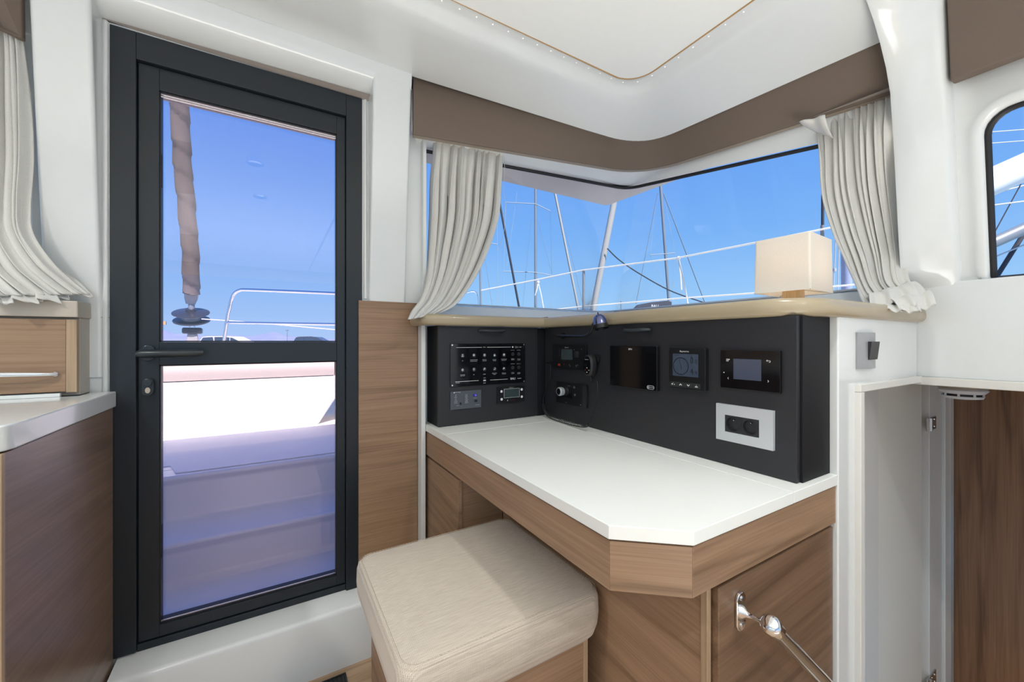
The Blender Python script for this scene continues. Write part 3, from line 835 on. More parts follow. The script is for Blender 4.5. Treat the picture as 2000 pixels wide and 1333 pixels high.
# port curtain
ks = [key(0, P(-70, 10, Y=1.46), P(36, 30, Y=1.475), .006),
      key(.12, P(-70, 85, Y=1.46), P(44, 100, Y=1.475), .010),
      key(.30, P(-75, 185, Y=1.455), P(53, 200, Y=1.475), .015),
      key(.50, P(-80, 300, Y=1.45), P(58, 310, Y=1.475), .015),
      key(.68, P(-80, 400, Y=1.45), P(54, 400, Y=1.47), .014),
      key(.78, P(-80, 460, Y=1.44), P(60, 455, Y=1.46), .013),
      key(.88, P(-60, 525, Y=1.42), P(100, 512, Y=1.45), .012),
      key(.95, P(-30, 560, Y=1.40), P(140, 548, Y=1.46), .010),
      key(1.0, P(-10, 578, Y=1.39), P(176, 575, Y=1.465), .007)]
c3, rows3 = curtain('curtain', ks, 8, (0.1, -1, 0), 'pale grey curtain over the port window, its hem spread on the beige shelf', 5)

pl = MB()
hem(P(-30, 545, Y=1.47), P(120, 530, Y=1.50), P(-20, 588, Y=1.40), P(176, 576, Y=1.46), .0060, 3.4, .9, .010)
hem(P(-10, 565, Y=1.44), P(90, 560, Y=1.46), P(0, 590, Y=1.385), P(110, 587, Y=1.42), .0050, 2.2, 2.2, .010)
pl.build('spread_hem', M['curtain'], c3, smooth=True, angle=180, solid=.0018)

# ================================================================== DESK
ZD = -.32
top = thing('desktop', 'white laminate chart table top with chamfered corner, hinged lid and low back strip', 'desktop', (.8, .95, -.345))
lid = MB().prism([(.498, 1.288), (.498, .506), (.605, .416), (.9425, .416), (.9425, 1.288)], -.3445, ZD)
lid.build('lid', M['desk'], top, bevel=.0012)
sr = MB().prism([(.498, 1.290), (.9445, 1.290), (.9445, .416), (1.156, .416), (1.156, 1.529), (.498, 1.529)], -.3445, ZD)
sr.build('surround', M['desk'], top, bevel=.0012)
dk = thing('desk_cabinet', 'walnut chart table base with deep apron and open kneehole', 'desk', (.8, .95, -1.105))
o_ = .004
apx = [(.498 + o_, 1.528), (.498 + o_, .508), (.607, .416 + o_), (1.156, .416 + o_)]
apn = [(.516 + o_, 1.528), (.516 + o_, .515), (.613, .434 + o_), (1.156, .434 + o_)]
for i, m_, nm in ((0, 'wy', 'apron_panel'), (1, 'wch', 'apron_panel'), (2, 'wx', 'apron_panel')):
    MB().prism([apx[i], apx[i + 1], apn[i + 1], apn[i]], -.436, -.349).build(nm, M[m_], dk, bevel=.0012)
MB().prism([(.52, 1.52), (.52, .52), (.615, .44), (1.15, .44), (1.15, 1.52)], -.349, -.3445).build('top_frame', M['black'], dk)
MB().prism([(.52, 1.52), (.52, .52), (.615, .44), (1.15, .44), (1.15, 1.52)], -.430, -.425).build('underside', M['wy'], dk)
# left pedestal
MB().box(.508, .524, 1.188, 1.528, -.80, -.448).build('cupboard_door', M['wdy'], dk, bevel=.0015)
MB().box(.508, .524, 1.188, 1.528, -1.105, -.805).build('cupboard_door', M['wdy'], dk, bevel=.0015)
MB().box(.524, .675, 1.192, 1.528, -1.105, -.437).build('side_panel', M['wx'], dk, bevel=.001)
# kneehole back and starboard carcass
MB().box(.676, .70, .447, 1.19, -1.105, -.437).build('kneehole_panel', M['wdy'], dk)
MB().box(.70, 1.15, .447, 1.528, -1.105, -.437).build('carcass', M['wx'], dk)
MB().box(.672, .684, .436, .449, -1.105, -.440).build('edge_strip', M['wedge'], dk, bevel=.001)
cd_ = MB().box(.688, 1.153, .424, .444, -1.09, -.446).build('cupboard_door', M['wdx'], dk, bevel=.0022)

# ---- chrome hand rail on the cupboard door
hr = thing('hand_rail', 'chrome grab rail sloping down across the cupboard door under the desk', 'rail', (.75, .42, -.55))
b = MB(); Fh = Frame((.7525, .4235, -.508), (1, 0, 0), (0, 0, 1), (0, -1, 0))
b.fprism(Fh, rrect(-.0145, .0145, -.036, .036, .0144, 8), -.0002, .005)
pl_ = b.build('mounting_plate', M['chrome'], hr, bevel=.0015, seg=3)
for v in (.025, -.025): MB().lathe([(.0045, .005), (.0045, .0065), (.003, .0072), (.0005, .0072)], Fh.pt(0, v, 0), (0, -1, 0), 14).build('screw', M['steel'], pl_)
b = MB(); b.lathe([(.013, .004), (.011, .010), (.006, .016), (.0048, .03), (.0048, .06)], Fh.pt(0, 0, 0), (-.08, -1, .12), 16)
b.build('standoff', M['chrome'], hr, smooth=True)
A_ = Vector((.744, .362, -.497)); B_ = Vector((1.22, .362, -.935))
dr = (B_ - A_).normalized()
b = MB(); b.tube([A_ - dr * .002, A_ + dr * .014, A_ + dr * .02, B_], [.016, .0165, .0130, .0130], 24)
b.build('tube', M['chrome'], hr, smooth=True, angle=50)
b = MB(); b.lathe([(.0166, 0), (.0172, .004), (.0160, .010), (.012, .014), (.006, .016), (.0005, .0165)], A_, -dr, 24)
b.build('end_cap', M['chrome'], hr, smooth=True)
b = MB(); b.lathe([(.0048, 0), (.0048, .06)], (1.12, .424, -.843), (0, -1, 0), 14); b.build('standoff', M['chrome'], hr, smooth=True)

# ================================================================== STOOL
sl = thing('stool', 'square stool with beige woven cushion on a walnut box, tucked under the desk', 'stool', (.42, .91, -1.105))
X0, X1, Y0s, Y1s, ZT, ZB = .190, .658, .688, 1.132, -.578, -.692
rows = []
def rr_loop(ins, z, bulge=0, r=.035, n=8, m=8):
    pts = rrect(X0 + ins, X1 - ins, Y0s + ins, Y1s - ins, r, n)
    return [Vector((x, y, z)) for x, y in pts]
levels = [(.030, ZB - .004), (.012, ZB), (.003, ZB + .012), (-.003, ZB + .035), (-.005, ZB + .06), (-.004, ZT - .020), (-.0015, ZT - .009), (.003, ZT - .003), (.010, ZT), (.05, ZT + .003), (.12, ZT + .006), (.18, ZT + .007)]
for ins, z in levels: rows.append(rr_loop(ins, z, r=max(.015, .038 - ins * .15)))
cu = MB(); cu.grid(rows, closed_u=True); k_ = len(rows[0]); cu.add(rows[0], [tuple(range(k_))]); cu.add(rows[-1], [tuple(range(k_))])
cuo = cu.build('cushion', M['stool'], sl, smooth=True, angle=70)
sm_ = MB()
lp = rr_loop(.003, ZT - .001, r=.036, n=8)
dense = []
for a, b_ in zip(lp, lp[1:] + lp[:1]):
    L_ = (b_ - a).length; kk = max(1, int(L_ / .008))
    for i in range(kk): dense.append(a.lerp(b_, i / kk))
for i, p in enumerate(dense):
    q = dense[(i + 1) % len(dense)]
    t = (q - p); t.normalize(); nr = Vector((t.y, -t.x, 0)) * (1)
    for off, dz in ((.0035, -.002), (-.0045, .0020)):
        a = p + nr * off + Vector((0, 0, dz)); sm_.tube([a, a + t * .0045], .0007, 4, cap=False)
sm_.build('stitching', M['thread'], cuo)
bxo = MB().box(X0 + .037, X1 - .032, Y0s + .02, Y1s - .03, -1.105, ZB - .004).build('base_box', M['wx'], sl)
for x in (X0 + .033, X1 - .032): MB().box(x, x + .004, Y0s + .02, Y1s - .03, -1.105, ZB - .004).build('side_panel', M['wy'], bxo)
for x in (X0 + .034, X1 - .030 - .012): MB().box(x, x + .013, Y0s + .0185, Y0s + .022, -1.105, ZB - .004).build('edge_strip', M['wedge'], bxo)

# ================================================================== INSTRUMENT CONSOLE
cn = thing('instrument_console', 'charcoal laminate instrument housing standing along two sides of the white desk', 'console', (.9, 1.2, ZD))
MB().box(.522, .552, 1.409, 1.529, -.3198, .0575).build('side_panel', M['lamdk'], cn, bevel=.001)
pdl = MB().box(.5205, .9650, 1.400, 1.413, -.3185, .056).build('front_panel', M['lam'], cn, bevel=.001)
MB().box(.9665, 1.003, 1.401, 1.425, -.3198, .054).build('corner_filler', M['lamdk'], cn, bevel=.0008)
MB().box(.530, 1.15, 1.414, 1.527, -.3198, .052).build('carcass', M['lamdk'], cn)
MB().box(1.018, 1.150, .444, 1.412, -.3198, .052).build('carcass', M['lamdk'], cn)
pdr = MB().box(1.003, 1.0175, .436, 1.3995, -.3190, .057).build('front_panel', M['lam'], cn, bevel=.001)
MB().box(1.0190, 1.155, .431, .443, -.3198, .0575).build('side_panel', M['lamdk'], cn, bevel=.001)
def dhandle(fr, x0, x1, y, par):
    a0, b0 = fr.px(x0, y); a1, b1 = fr.px(x1, y); bb = (b0 + b1) / 2
    b = MB()
    L_ = a1 - a0
    pts = []
    for i in range(17):
        t = i / 16; c = .018 * min(1, math.sin(PI * t) * 2.2) if 0 < t < 1 else 0
        pts.append(fr.pt(a0 + L_ * t, bb - .002 * math.sin(PI * t), c + .006))
    b.tube(pts, .0050, 10)
    for a in (a0, a1): b.fdisc(fr, a, bb, .006, 0, .008, 12)
    return b.build('handle', M['slatedk'], par, smooth=True, angle=60)
FL = Frame((.52, 1.400, ZD), (1, 0, 0), (0, 0, 1), (0, -1, 0))
FR = Frame((1.003, 1.40, ZD), (0, -1, 0), (0, 0, 1), (-1, 0, 0))
dhandle(FL, 936, 984, 646, pdl); dhandle(FR, 1222, 1272, 644, pdr)

def inst(name, label, cat, fr, rc, depth, rad=.003, mat='plast', group=None):
    a0, a1, b0, b1 = rc
    t = thing(name, label, cat, fr.pt((a0 + a1) / 2, b0, 0))
    body = MB().frect(fr, a0, a1, b0, b1, .0002, depth, rad).build('body', M[mat], t, bevel=min(.0012, depth / 3))
    return t, body
def UV(rc, u, v): return lerp(rc[0], rc[1], u), lerp(rc[3], rc[2], v)     # v down from the top

# ---- switch panel  (photo box 878..1025, 669..755)
rc = FL.rect(878.5, 672, 755, 1025, 669.5, 748)
t, body = inst('switch_panel', 'wide black switch panel with white pictograms and BALI lettering on the left console face', 'switch panel', FL, rc, .004, .002, 'plastg')
W_ = rc[1] - rc[0]; H_ = rc[3] - rc[2]
def zoomuv(x, y):   # position inside the panel from the enlarged crop (columns share the perspective slope)
    u = (x - 100) / 1725
    return u, (y - lerp(140, 115, u)) / (lerp(1115, 985, u) - lerp(140, 115, u))
cp = .0042
for x, y in ((142, 175), (1790, 147), (1790, 955), (142, 1075)):
    a, b_ = UV(rc, *zoomuv(x, y)); q = MB().fdisc(FL, a, b_, .0030, .004, .0058, 14).build('screw', M['chrome'], body, bevel=.0005)
lg = MB()
def lin(x0, y0, x1, y1, w_=.0006):
    a0, b0 = UV(rc, *zoomuv(x0, y0)); a1, b1 = UV(rc, *zoomuv(x1, y1)); m_ = (b0 + b1) / 2
    lg.frect(FL, a0, a1, m_ - w_, m_ + w_, .004, .0044)
for l_ in ((225, 230, 785, 218), (900, 216, 1460, 203), (1670, 203, 1725, 200), (205, 993, 710, 960), (970, 947, 1385, 914), (1625, 900, 1718, 893)): lin(*l_)
def lt(s_, x, y, h=.0032, wide=1): a, b_ = UV(rc, *zoomuv(x, y)); lg.ftext(FL, s_, a, b_, h, cp + .0002, wide)
lt('220 V', 842, 215, .0036); lt('BATTERIE 12V', 1605, 192, .0020); lt('BATTERY 12V', 1605, 216, .0020)
lt('12V', 358, 522, .0026); lt('FEUX DE NAVIGATION', 605, 500, .0022); lt('NAVIGATION LIGHTS', 600, 530, .0022)
lt('FEU DE PONT', 840, 492, .0022); lt('DECK LIGHT', 842, 518, .0022); lt('FEU ROUTE', 1070, 488, .0022); lt('STEAMING', 1070, 512, .0022)
lt('FEU DE MOUILLAGE', 1295, 476, .0022); lt('ANCHOR LIGHT', 1295, 500, .0022); lt('INSTRUMENTS', 360, 836, .0022); lt('ELECTRONIC', 360, 860, .0022)
lt('GPS', 604, 830, .0026); lt('RADIO', 840, 817, .0026); lt('REFRIGERATEUR', 1070, 793, .0022); lt('FREEZER', 1070, 817, .0022)
lt('POMPE A EAU', 1293, 780, .0022); lt('WATER PUMP', 1293, 804, .0022); lt('USB 5V', 842, 900, .0026); lt('5V 2A', 842, 1013, .003); lt('CATANA', 256, 1020, .003)
for x in (1508, 1660):
    lt('AUTO  OFF  ON', x - 5, 275 if x < 1600 else 272, .0020, .9); lt('AUTO  OFF  ON', x - 5, 578 if x < 1600 else 572, .0020, .9)
    lt('POMPE CALE', x, 466, .0020, .9); lt('BILGE PUMP', x, 488, .0020, .9); lt('POMPE CALE', x, 770, .0020, .9); lt('BILGE PUMP', x, 793, .0020, .9)
lt('BALI', 1512, 905, .0090, 1.0)
lg.fdisc(FL, *UV(rc, *zoomuv(1508, 203)), .0034, .004, .0044, 6)
lg.build('lettering', M['white'], body)
ub = MB(); a, b_ = UV(rc, *zoomuv(842, 955)); ub.frect(FL, a - .0055, a + .0055, b_ - .0028, b_ + .0028, .0041, .0052, .001)
ub.build('charging_port', M['alu'], body)
icons = [(355, 400, 'lamp'), (600, 392, 'gear'), (835, 388, 'bulb'), (1068, 385, 'boat'), (1290, 375, 'anchor'), (355, 725, 'sun'), (600, 708, 'pin'), (835, 698, 'note'), (1068, 690, 'moon'), (1288, 680, 'tap')]
def poly_line(mb, fr, a, b_, pts, w_=.0007, c=.0062):
    for (x0, y0), (x1, y1) in zip(pts, pts[1:]):
        d = Vector((x1 - x0, y1 - y0)); L_ = d.length or 1; nx, ny = -d.y / L_ * w_, d.x / L_ * w_
        mb.fprism(fr, [(a + x0 + nx, b_ + y0 + ny), (a + x0 - nx, b_ + y0 - ny), (a + x1 - nx, b_ + y1 - ny), (a + x1 + nx, b_ + y1 + ny)], c, c + .0003)
for x, y, kind in icons:
    a, b_ = UV(rc, *zoomuv(x, y))
    btn = MB().fdisc(FL, a + .0012, b_ - .0012, .0078, .004, .0060, 20).build('push_button', M['rub'], body, bevel=.0006)
    ic = MB(); k = .001
    if kind == 'lamp': poly_line(ic, FL, a, b_, [(-4.5 * k, -4 * k), (4.5 * k, -4 * k)], .0009); poly_line(ic, FL, a, b_, [(0, -4 * k), (0, 3 * k)], .0007); poly_line(ic, FL, a, b_, [(-2.5 * k, 3 * k), (2.5 * k, 3 * k)], .0009)
    elif kind in ('gear', 'sun', 'bulb', 'anchor'):
        ic.fring(FL, a, b_, .0018, .0032, .0062, .0065, 14)
        if kind == 'gear': ic.fdisc(FL, a, b_ - .001, .0016, .0062, .0065, 8)
        for i in range(8):
            q = 2 * PI * i / 8 + (.4 if kind == 'anchor' else 0)
            poly_line(ic, FL, a, b_, [(.0032 * math.cos(q), .0032 * math.sin(q)), (.0048 * math.cos(q), .0048 * math.sin(q))], .0005)
        if kind == 'anchor': poly_line(ic, FL, a, b_, [(0, 2 * k), (0, -2 * k)], .0004)
    elif kind == 'boat': ic.fprism(FL, [(a - .0045, b_ - .0015), (a + .004, b_ - .0015), (a + .0025, b_ - .0042), (a - .003, b_ - .0042)], .0062, .0065); ic.fprism(FL, [(a - .0004, b_ + .0045), (a - .0004, b_ - .001), (a - .0035, b_ - .001)], .0062, .0065); ic.fprism(FL, [(a + .0006, b_ + .003), (a + .003, b_ - .001), (a + .0006, b_ - .001)], .0062, .0065)
    elif kind == 'pin': ic.fring(FL, a, b_ + .001, .0026, .0034, .0062, .0065, 16); ic.fdisc(FL, a, b_ + .001, .0009, .0062, .0065, 8); ic.fprism(FL, [(a - .0022, b_ - .0014), (a + .0022, b_ - .0014), (a, b_ - .0050)], .0062, .0065)
    elif kind == 'note': poly_line(ic, FL, a, b_, [(-2.5 * k, -3.5 * k), (-2.0 * k, 2.5 * k), (2.8 * k, 3.8 * k), (2.8 * k, -1.5 * k)], .0007); ic.fdisc(FL, a + .0018, b_ - .0018, .0011, .0062, .0065, 8); ic.fdisc(FL, a - .0032, b_ - .0034, .0011, .0062, .0065, 8)
    elif kind == 'moon': poly_line(ic, FL, a, b_, [(-3.5 * k, -3 * k), (1.5 * k, -3 * k), (3 * k, 0), (2 * k, 2.5 * k), (.5 * k, 4 * k)], .0009)
    elif kind == 'tap': ic.fdisc(FL, a, b_ + .0028, .0015, .0062, .0065, 8); poly_line(ic, FL, a, b_, [(-3 * k, -3.5 * k), (-2.5 * k, 0), (3 * k, .8 * k)], .0015); poly_line(ic, FL, a, b_, [(0, 2 * k), (0, 0)], .0008)
    ic.build('pictogram', M['white'], btn)
for x, y in ((1508, 362), (1655, 358), (1508, 660), (1655, 655)):
    a, b_ = UV(rc, *zoomuv(x, y))
    k_o = MB().fdisc(FL, a, b_, .0064, .004, .0085, 22).build('rotary_switch', M['rub'], body, bevel=.0008)
    MB().fring(FL, a, b_, .0068, .0075, .0041, .0055, 22).build('ring', M['plastm'], k_o)

# ---- battery/charger panel, slate grey
rc2 = FL.rect(879, 765, 801, 939, 761, 795)
t, body = inst('control_panel', 'small slate grey charger panel with blue lit digits, left of the two low panels', 'control panel', FL, rc2, .005, .0012, 'slategrey')
def z2(x, y): u = (x - 108) / 700; return u, (y - lerp(290, 240, u)) / (lerp(712, 645, u) - lerp(290, 240, u))
lg = MB()
def T2(s_, x, y, h, wide=1): a, b_ = UV(rc2, *z2(x, y)); lg.ftext(FL, s_, a, b_, h, .0053, wide)
T2('victron energy', 262, 300, .0030); lg.fdisc(FL, *UV(rc2, *z2(188, 312)), .0022, .005, .0053, 6)
for i, s_ in enumerate(('mains', 'bulk', 'absorption', 'float', 'inverter', 'overload', 'low battery', 'temperature')):
    T2(s_, 222 if i < 9 else 0, 362 + i * 27, .0021)
for i, s_ in enumerate(('charger', 'bulk on', 'absorption', 'float', 'inverter on', 'overload', 'low battery', 'temperature')):
    T2(s_, 462, 350 + i * 27, .0021)
T2('shore current', 660, 430, .0020); T2('multi control', 712, 586, .0024); T2('charger only', 268, 606, .0018); T2('off   on', 345, 624, .0018)
lg.build('lettering', M['white'], body)
a, b_ = UV(rc2, *z2(655, 368))
dsp = MB().frect(FL, a - .0082, a + .0082, b_ - .0048, b_ + .0048, .005, .0056).build('display', M['bluedark'], body)
MB().ftext(FL, '16', a + .0025, b_, .0062, .0058, .85).build('digits', M['bluelit'], dsp)
a, b_ = UV(rc2, *z2(675, 492)); MB().fdisc(FL, a, b_, .0048, .005, .011, 18).build('knob', M['plast'], body, bevel=.0006)
a, b_ = UV(rc2, *z2(330, 560)); MB().frect(FL, a - .002, a + .002, b_ - .003, b_ + .003, .005, .008).build('rocker_switch', M['plast'], body)
for i in range(4): MB().fdisc(FL, *UV(rc2, *z2(402, 388 + i * 46)), .0013, .005, .0055, 8).build('indicator', M['black'], body)

# ---- heater control, black with round buttons
rc3 = FL.rect(970, 756, 789, 1023, 752, 784)
t, body = inst('control_panel', 'small black control panel with grey screen and four round white buttons', 'control panel', FL, rc3, .007, .002, 'plast')
def z3(x, y): u = (x - 1175) / 620; return u, (y - lerp(180, 140, u)) / (lerp(582, 540, u) - lerp(180, 140, u))
for x, y in ((1262, 285), (1265, 470), (1722, 240), (1725, 417)):
    a, b_ = UV(rc3, *z3(x, y)); bo = MB().fdisc(FL, a, b_, .0052, .007, .0084, 20).build('button', M['white'], body, bevel=.0005)
    q = MB(); (q.fring(FL, a, b_, .0012, .0019, .0084, .0087, 10) if x < 1500 else q.fdisc(FL, a, b_, .0014, .0084, .0087, 3)); q.build('symbol', M['grey'], bo)
a0, b1 = UV(rc3, *z3(1322, 232)); a1, b0 = UV(rc3, *z3(1668, 410)); b0 -= .0012
MB().frect(FL, a0, a1, b0, b1, .007, .0074).build('screen', M['lcd'], body)
lg = MB(); lg.fframe(FL, a0 - .0006, a1 + .0006, b0 - .0006, b1 + .0006, .0008, .007, .0077)
a, b_ = UV(rc3, *z3(1488, 192)); lg.ftext(FL, 'Multi Control', a, b_, .0028, .0076)
a, b_ = UV(rc3, *z3(1400, 495)); lg.fprism(FL, [(a - .002, b_ - .003), (a + .002, b_ - .003), (a, b_ + .003)], .007, .0074)
lg.build('lettering', M['white'], body)
a, b_ = UV(rc3, *z3(1525, 488)); MB().ftext(FL, 'dometic group', a, b_, .0026, .0076).build('red_lettering', M['red'], body)

# ---- reading lamp
lampb = FR.px(1101, 656); hc = FR.px(1172, 637)
rl = thing('reading_lamp', 'black gooseneck chart lamp with chrome head, blue reflection in its colour, above the radio', 'lamp', FR.pt(*lampb))
b = MB(); b.lathe([(.0125, 0), (.0125, .006), (.009, .012), (.0055, .018)], FR.pt(*lampb), FR.n, 18); b.build('base', M['plast'], rl, smooth=True, angle=35)
pth = smooth_path([tuple(p) for p in (FR.pt(lampb[0], lampb[1], .010), FR.pt(lampb[0] + .004, lampb[1], .034), P(1128, 657, X=.962), P(1146, 655, X=.955), P(1155, 646, X=.948), P(1158, 634, X=.945), P(1164, 626, X=.945), P(1171, 624, X=.945))], 40)
b = MB(); b.tube(resample([Vector(p) for p in pth], 24), .0052, 10); b.build('flexible_neck', M['plast'], rl, smooth=True)
hp_ = P(1172, 631, X=.945)
ax_ = Vector((.02, -.28, -1)).normalized()
b = MB(); b.lathe([(.0004, -.030), (.011, -.0285), (.0185, -.021), (.0225, -.010), (.0245, .006)], hp_, ax_, 22); ho = b.build('head', M['bluereflect'], rl, smooth=True, angle=60)
b = MB(); b.lathe([(.0247, .006), (.0243, .020), (.021, .021), (.019, .010), (.0004, .010)], hp_, ax_, 22); b.build('rim', M['plast'], ho, smooth=True, angle=40)
b = MB(); b.lathe([(.0028, 0), (.0018, .010)], hp_ - ax_ * .028, -ax_, 8); b.build('toggle', M['plast'], ho)

# ---- VHF radio
rc4 = FR.rect(1083, 671, 715, 1148, 674, 727)
t, body = inst('radio', 'black marine radio with small screen and red distress key, below the gooseneck lamp', 'radio', FR, rc4, .010, .004, 'plast')
W4 = rc4[1] - rc4[0]; H4 = rc4[3] - rc4[2]
def z4(x, y): u = (x - 165) / 440; return u, (y - lerp(430, 440, u)) / (lerp(780, 825, u) - lerp(430, 440, u))
lg = MB(); a, b_ = UV(rc4, *z4(365, 482)); lg.ftext(FR, 'Raymarine', a, b_, .0042, .0103)
for i in range(4): lg.fdisc(FR, *UV(rc4, *z4(262, 498 + 33 * i)), .0007, .010, .0103, 8)
for x, y in ((463, 515), (553, 508), (400, 740), (408, 760), (486, 748), (490, 764), (508, 745)): a, b_ = UV(rc4, *z4(x, y)); lg.frect(FR, a - .0010, a + .0010, b_ - .0007, b_ + .0007, .010, .0104)
lg.build('lettering', M['white'], body)
a0, b1 = UV(rc4, *z4(288, 505)); a1, b0 = UV(rc4, *z4(440, 670))
MB().frect(FR, a0, a1, b0, b1, .010, .0104).build('screen', M['lcd'], body)
a, b_ = UV(rc4, *z4(510, 585)); b = MB(); b.fdisc(FR, a, b_, .0125, .010, .021, 24); b.build('knob', M['plastm'], body, bevel=.0015)
a, b_ = UV(rc4, *z4(262, 738)); MB().frect(FR, a - .006, a + .006, b_ - .0042, b_ + .0042, .010, .0125, .001).build('distress_key', M['red'], body)
a, b_ = UV(rc4, *z4(328, 734)); MB().fframe(FR, a - .0024, a + .0024, b_ - .0018, b_ + .0018, .0006, .010, .0106).build('red_symbol', M['red'], body)
for i in range(7): a, b_ = UV(rc4, .06, .12 + i * .09); MB().frect(FR, a - .004, a + .010, b_ - .0009, b_ + .0009, .010, .0112).build('grille_bar', M['rub'], body)
# plug and lead at the left of the radio
pq = FR.px(1079, 708); 
b = MB(); b.tube([FR.pt(pq[0] + .012, pq[1], .006), FR.pt(pq[0] + .012, pq[1], .026)], .006, 12); b.tube([FR.pt(pq[0] + .012, pq[1], .022), FR.pt(pq[0] - .008, pq[1], .024)], .0052, 12)
b.build('plug', M['plast'], t, smooth=True, angle=40)

# ---- handset with curly cord
hx, hy = FR.px(1161, 713)
hs = thing('handset', 'black radio handset with curly cord hung beside the radio', 'handset', FR.pt(hx, hy - .03, 0))
Fs = Frame(FR.pt(hx, hy, .016), FR.u, FR.v, FR.n)
def oval(a, b_, w0, h0, n=28): return [(a + w0 * math.copysign(abs(math.cos(t_)) ** .8, math.cos(t_)), b_ + h0 * math.sin(t_) * 1.0) for t_ in [2 * PI * i / n for i in range(n)]]
b = MB(); rws = []
for c, k in ((-.012, .75), (-.008, .95), (0, 1.0), (.010, 1.0), (.016, .94), (.0185, .80)): rws.append([Fs.pt(x, y, c) for x, y in oval(0, 0, .0235 * k, .0405 * k)])
b.grid(rws, closed_u=True); b.add(rws[0], [tuple(range(28))]); b.add(rws[-1], [tuple(range(28))])
hbod = b.build('body', M['plastm'], hs, smooth=True, angle=50)
b = MB(); b.fprism(Fs, oval(-.001, 0, .0175, .033), .0186, .0190); b.build('face_plate', M['plastg'], hbod)
lg = MB(); lg.ftext(Fs, 'Raymarine', -.002, .021, .0032, .0194)
for s_, y in ((1, -.009), (-1, -.025)): poly_line(lg, Fs, -.001, y, [(-.003, -.0015 * s_), (0, .0015 * s_), (.003, -.0015 * s_)], .0006, .0191)
poly_line(lg, Fs, .009, -.017, [(-.003, 0), (.003, 0)], .0007, .0191)
lg.build('lettering', M['white'], hbod)
MB().fring(Fs, -.010, -.017, .0014, .0022, .0190, .0193, 12).build('red_symbol', M['red'], hbod)
b = MB(); b.frect(FR, hx + .012, hx + .030, hy + .012, hy + .034, 0.0002, .012, .002); b.build('holder', M['plast'], hs, bevel=.001)
def deskpt(px, py): return P(px, py, X=.985)
cps = [Fs.pt(.001, -.040, .002), P(1166, 745, X=.975), P(1168, 770, X=.972), P(1163, 795, X=.97), P(1156, 815, X=.965), P(1150, 828, X=.955)]
coil = [P(1150, 829, X=.950), P(1142, 832, X=.948), P(1125, 830, X=.955), P(1105, 825, X=.962), P(1085, 819, X=.968), P(1071, 812, X=.975), P(1064, 802, X=.978), P(1061, 790, X=.98)]
for p in coil: p.z = max(p.z, ZD + .0065)
end = [P(1061, 790, X=.982), P(1062, 775, X=.985), P(1069, 750, X=.985), P(1075, 735, X=.985), P(1075, 712, X=.982)]
b = MB(); b.tube(resample([Vector(p) for p in cps], 30), .0021, 8); b.tube([Fs.pt(.001, -.036, .002), Fs.pt(.002, -.058, .002)], [.0042, .0028], 10)
b.build('cord', M['plast'], hs, smooth=True)
base_ = smooth_path([tuple(p) for p in coil], 200); Lc = sum((q - p).length for p, q in zip(base_, base_[1:]))
MB().tube(smooth_path([tuple(p) for p in end], 24), .0018, 8).build('lead', M['plast'], hs, smooth=True)
turns = 46; hel = []; N_ = turns * 12
for i in range(N_ + 1):
    t_ = i / N_; k = t_ * 199; j = min(198, int(k)); p = base_[j].lerp(base_[j + 1], k - j)
    tg = (base_[min(199, j + 2)] - base_[max(0, j - 2)]).normalized(); a = Vector((0, 0, 1)) - tg * tg.z; a.normalize(); c = tg.cross(a)
    ang = 2 * PI * turns * t_; hel.append(p + (a * math.cos(ang) + c * math.sin(ang)) * .0052)
b = MB(); b.tube(hel, .0013, 5); b.build('curly_cord', M['plastm'], hs, smooth=True)

# ---- stereo
rc5 = FR.rect(1089, 745, 785, 1149, 752, 797)
t, body = inst('stereo', 'black stereo unit with round silver-rimmed knob, below the marine radio', 'stereo', FR, rc5, .008, .002, 'plast')
a, b_ = FR.px(1102, 764)
b = MB(); b.lathe([(.0155, .008), (.0155, .013), (.0172, .014), (.0172, .026), (.0150, .029), (.0138, .029)], FR.pt(a, b_, 0), FR.n, 30); kn = b.build('knob', M['alu'], body, smooth=True, angle=35)
b = MB(); b.lathe([(.0138, .0285), (.0120, .0300), (.0004, .0302)], FR.pt(a, b_, 0), FR.n, 30); b.build('knob_cap', M['plastg'], kn, smooth=True)
b = MB()
a, b_ = UV(rc5, .62, .16); b.fring(FR, a, b_, .0032, .0042, .008, .0085, 16); a, b_ = UV(rc5, .64, .50); b.fring(FR, a, b_, .0034, .0042, .008, .0085, 16)
a, b_ = UV(rc5, .45, .13); b.ftext(FR, 'BT-USB', a, b_, .0030, .0084); a, b_ = UV(rc5, .36, .92); b.ftext(FR, 'Fusion', a, b_, .003, .0084); a, b_ = UV(rc5, .82, .90); b.frect(FR, a - .002, a + .002, b_ - .001, b_ + .001, .008, .0085)
b.build('lettering', M['grey'], body)
a0, b1 = UV(rc5, .25, .22); a1, b0 = UV(rc5, .55, .70); MB().frect(FR, a0, a1, b0, b1, .008, .0084).build('screen', M['plastg'], body)
a0 = UV(rc5, .88, 0)[0]; MB().frect(FR, a0, rc5[1], rc5[2] + .0005, rc5[3] - .0005, .008, .010, .001).build('side_rail', M['plastm'], body)

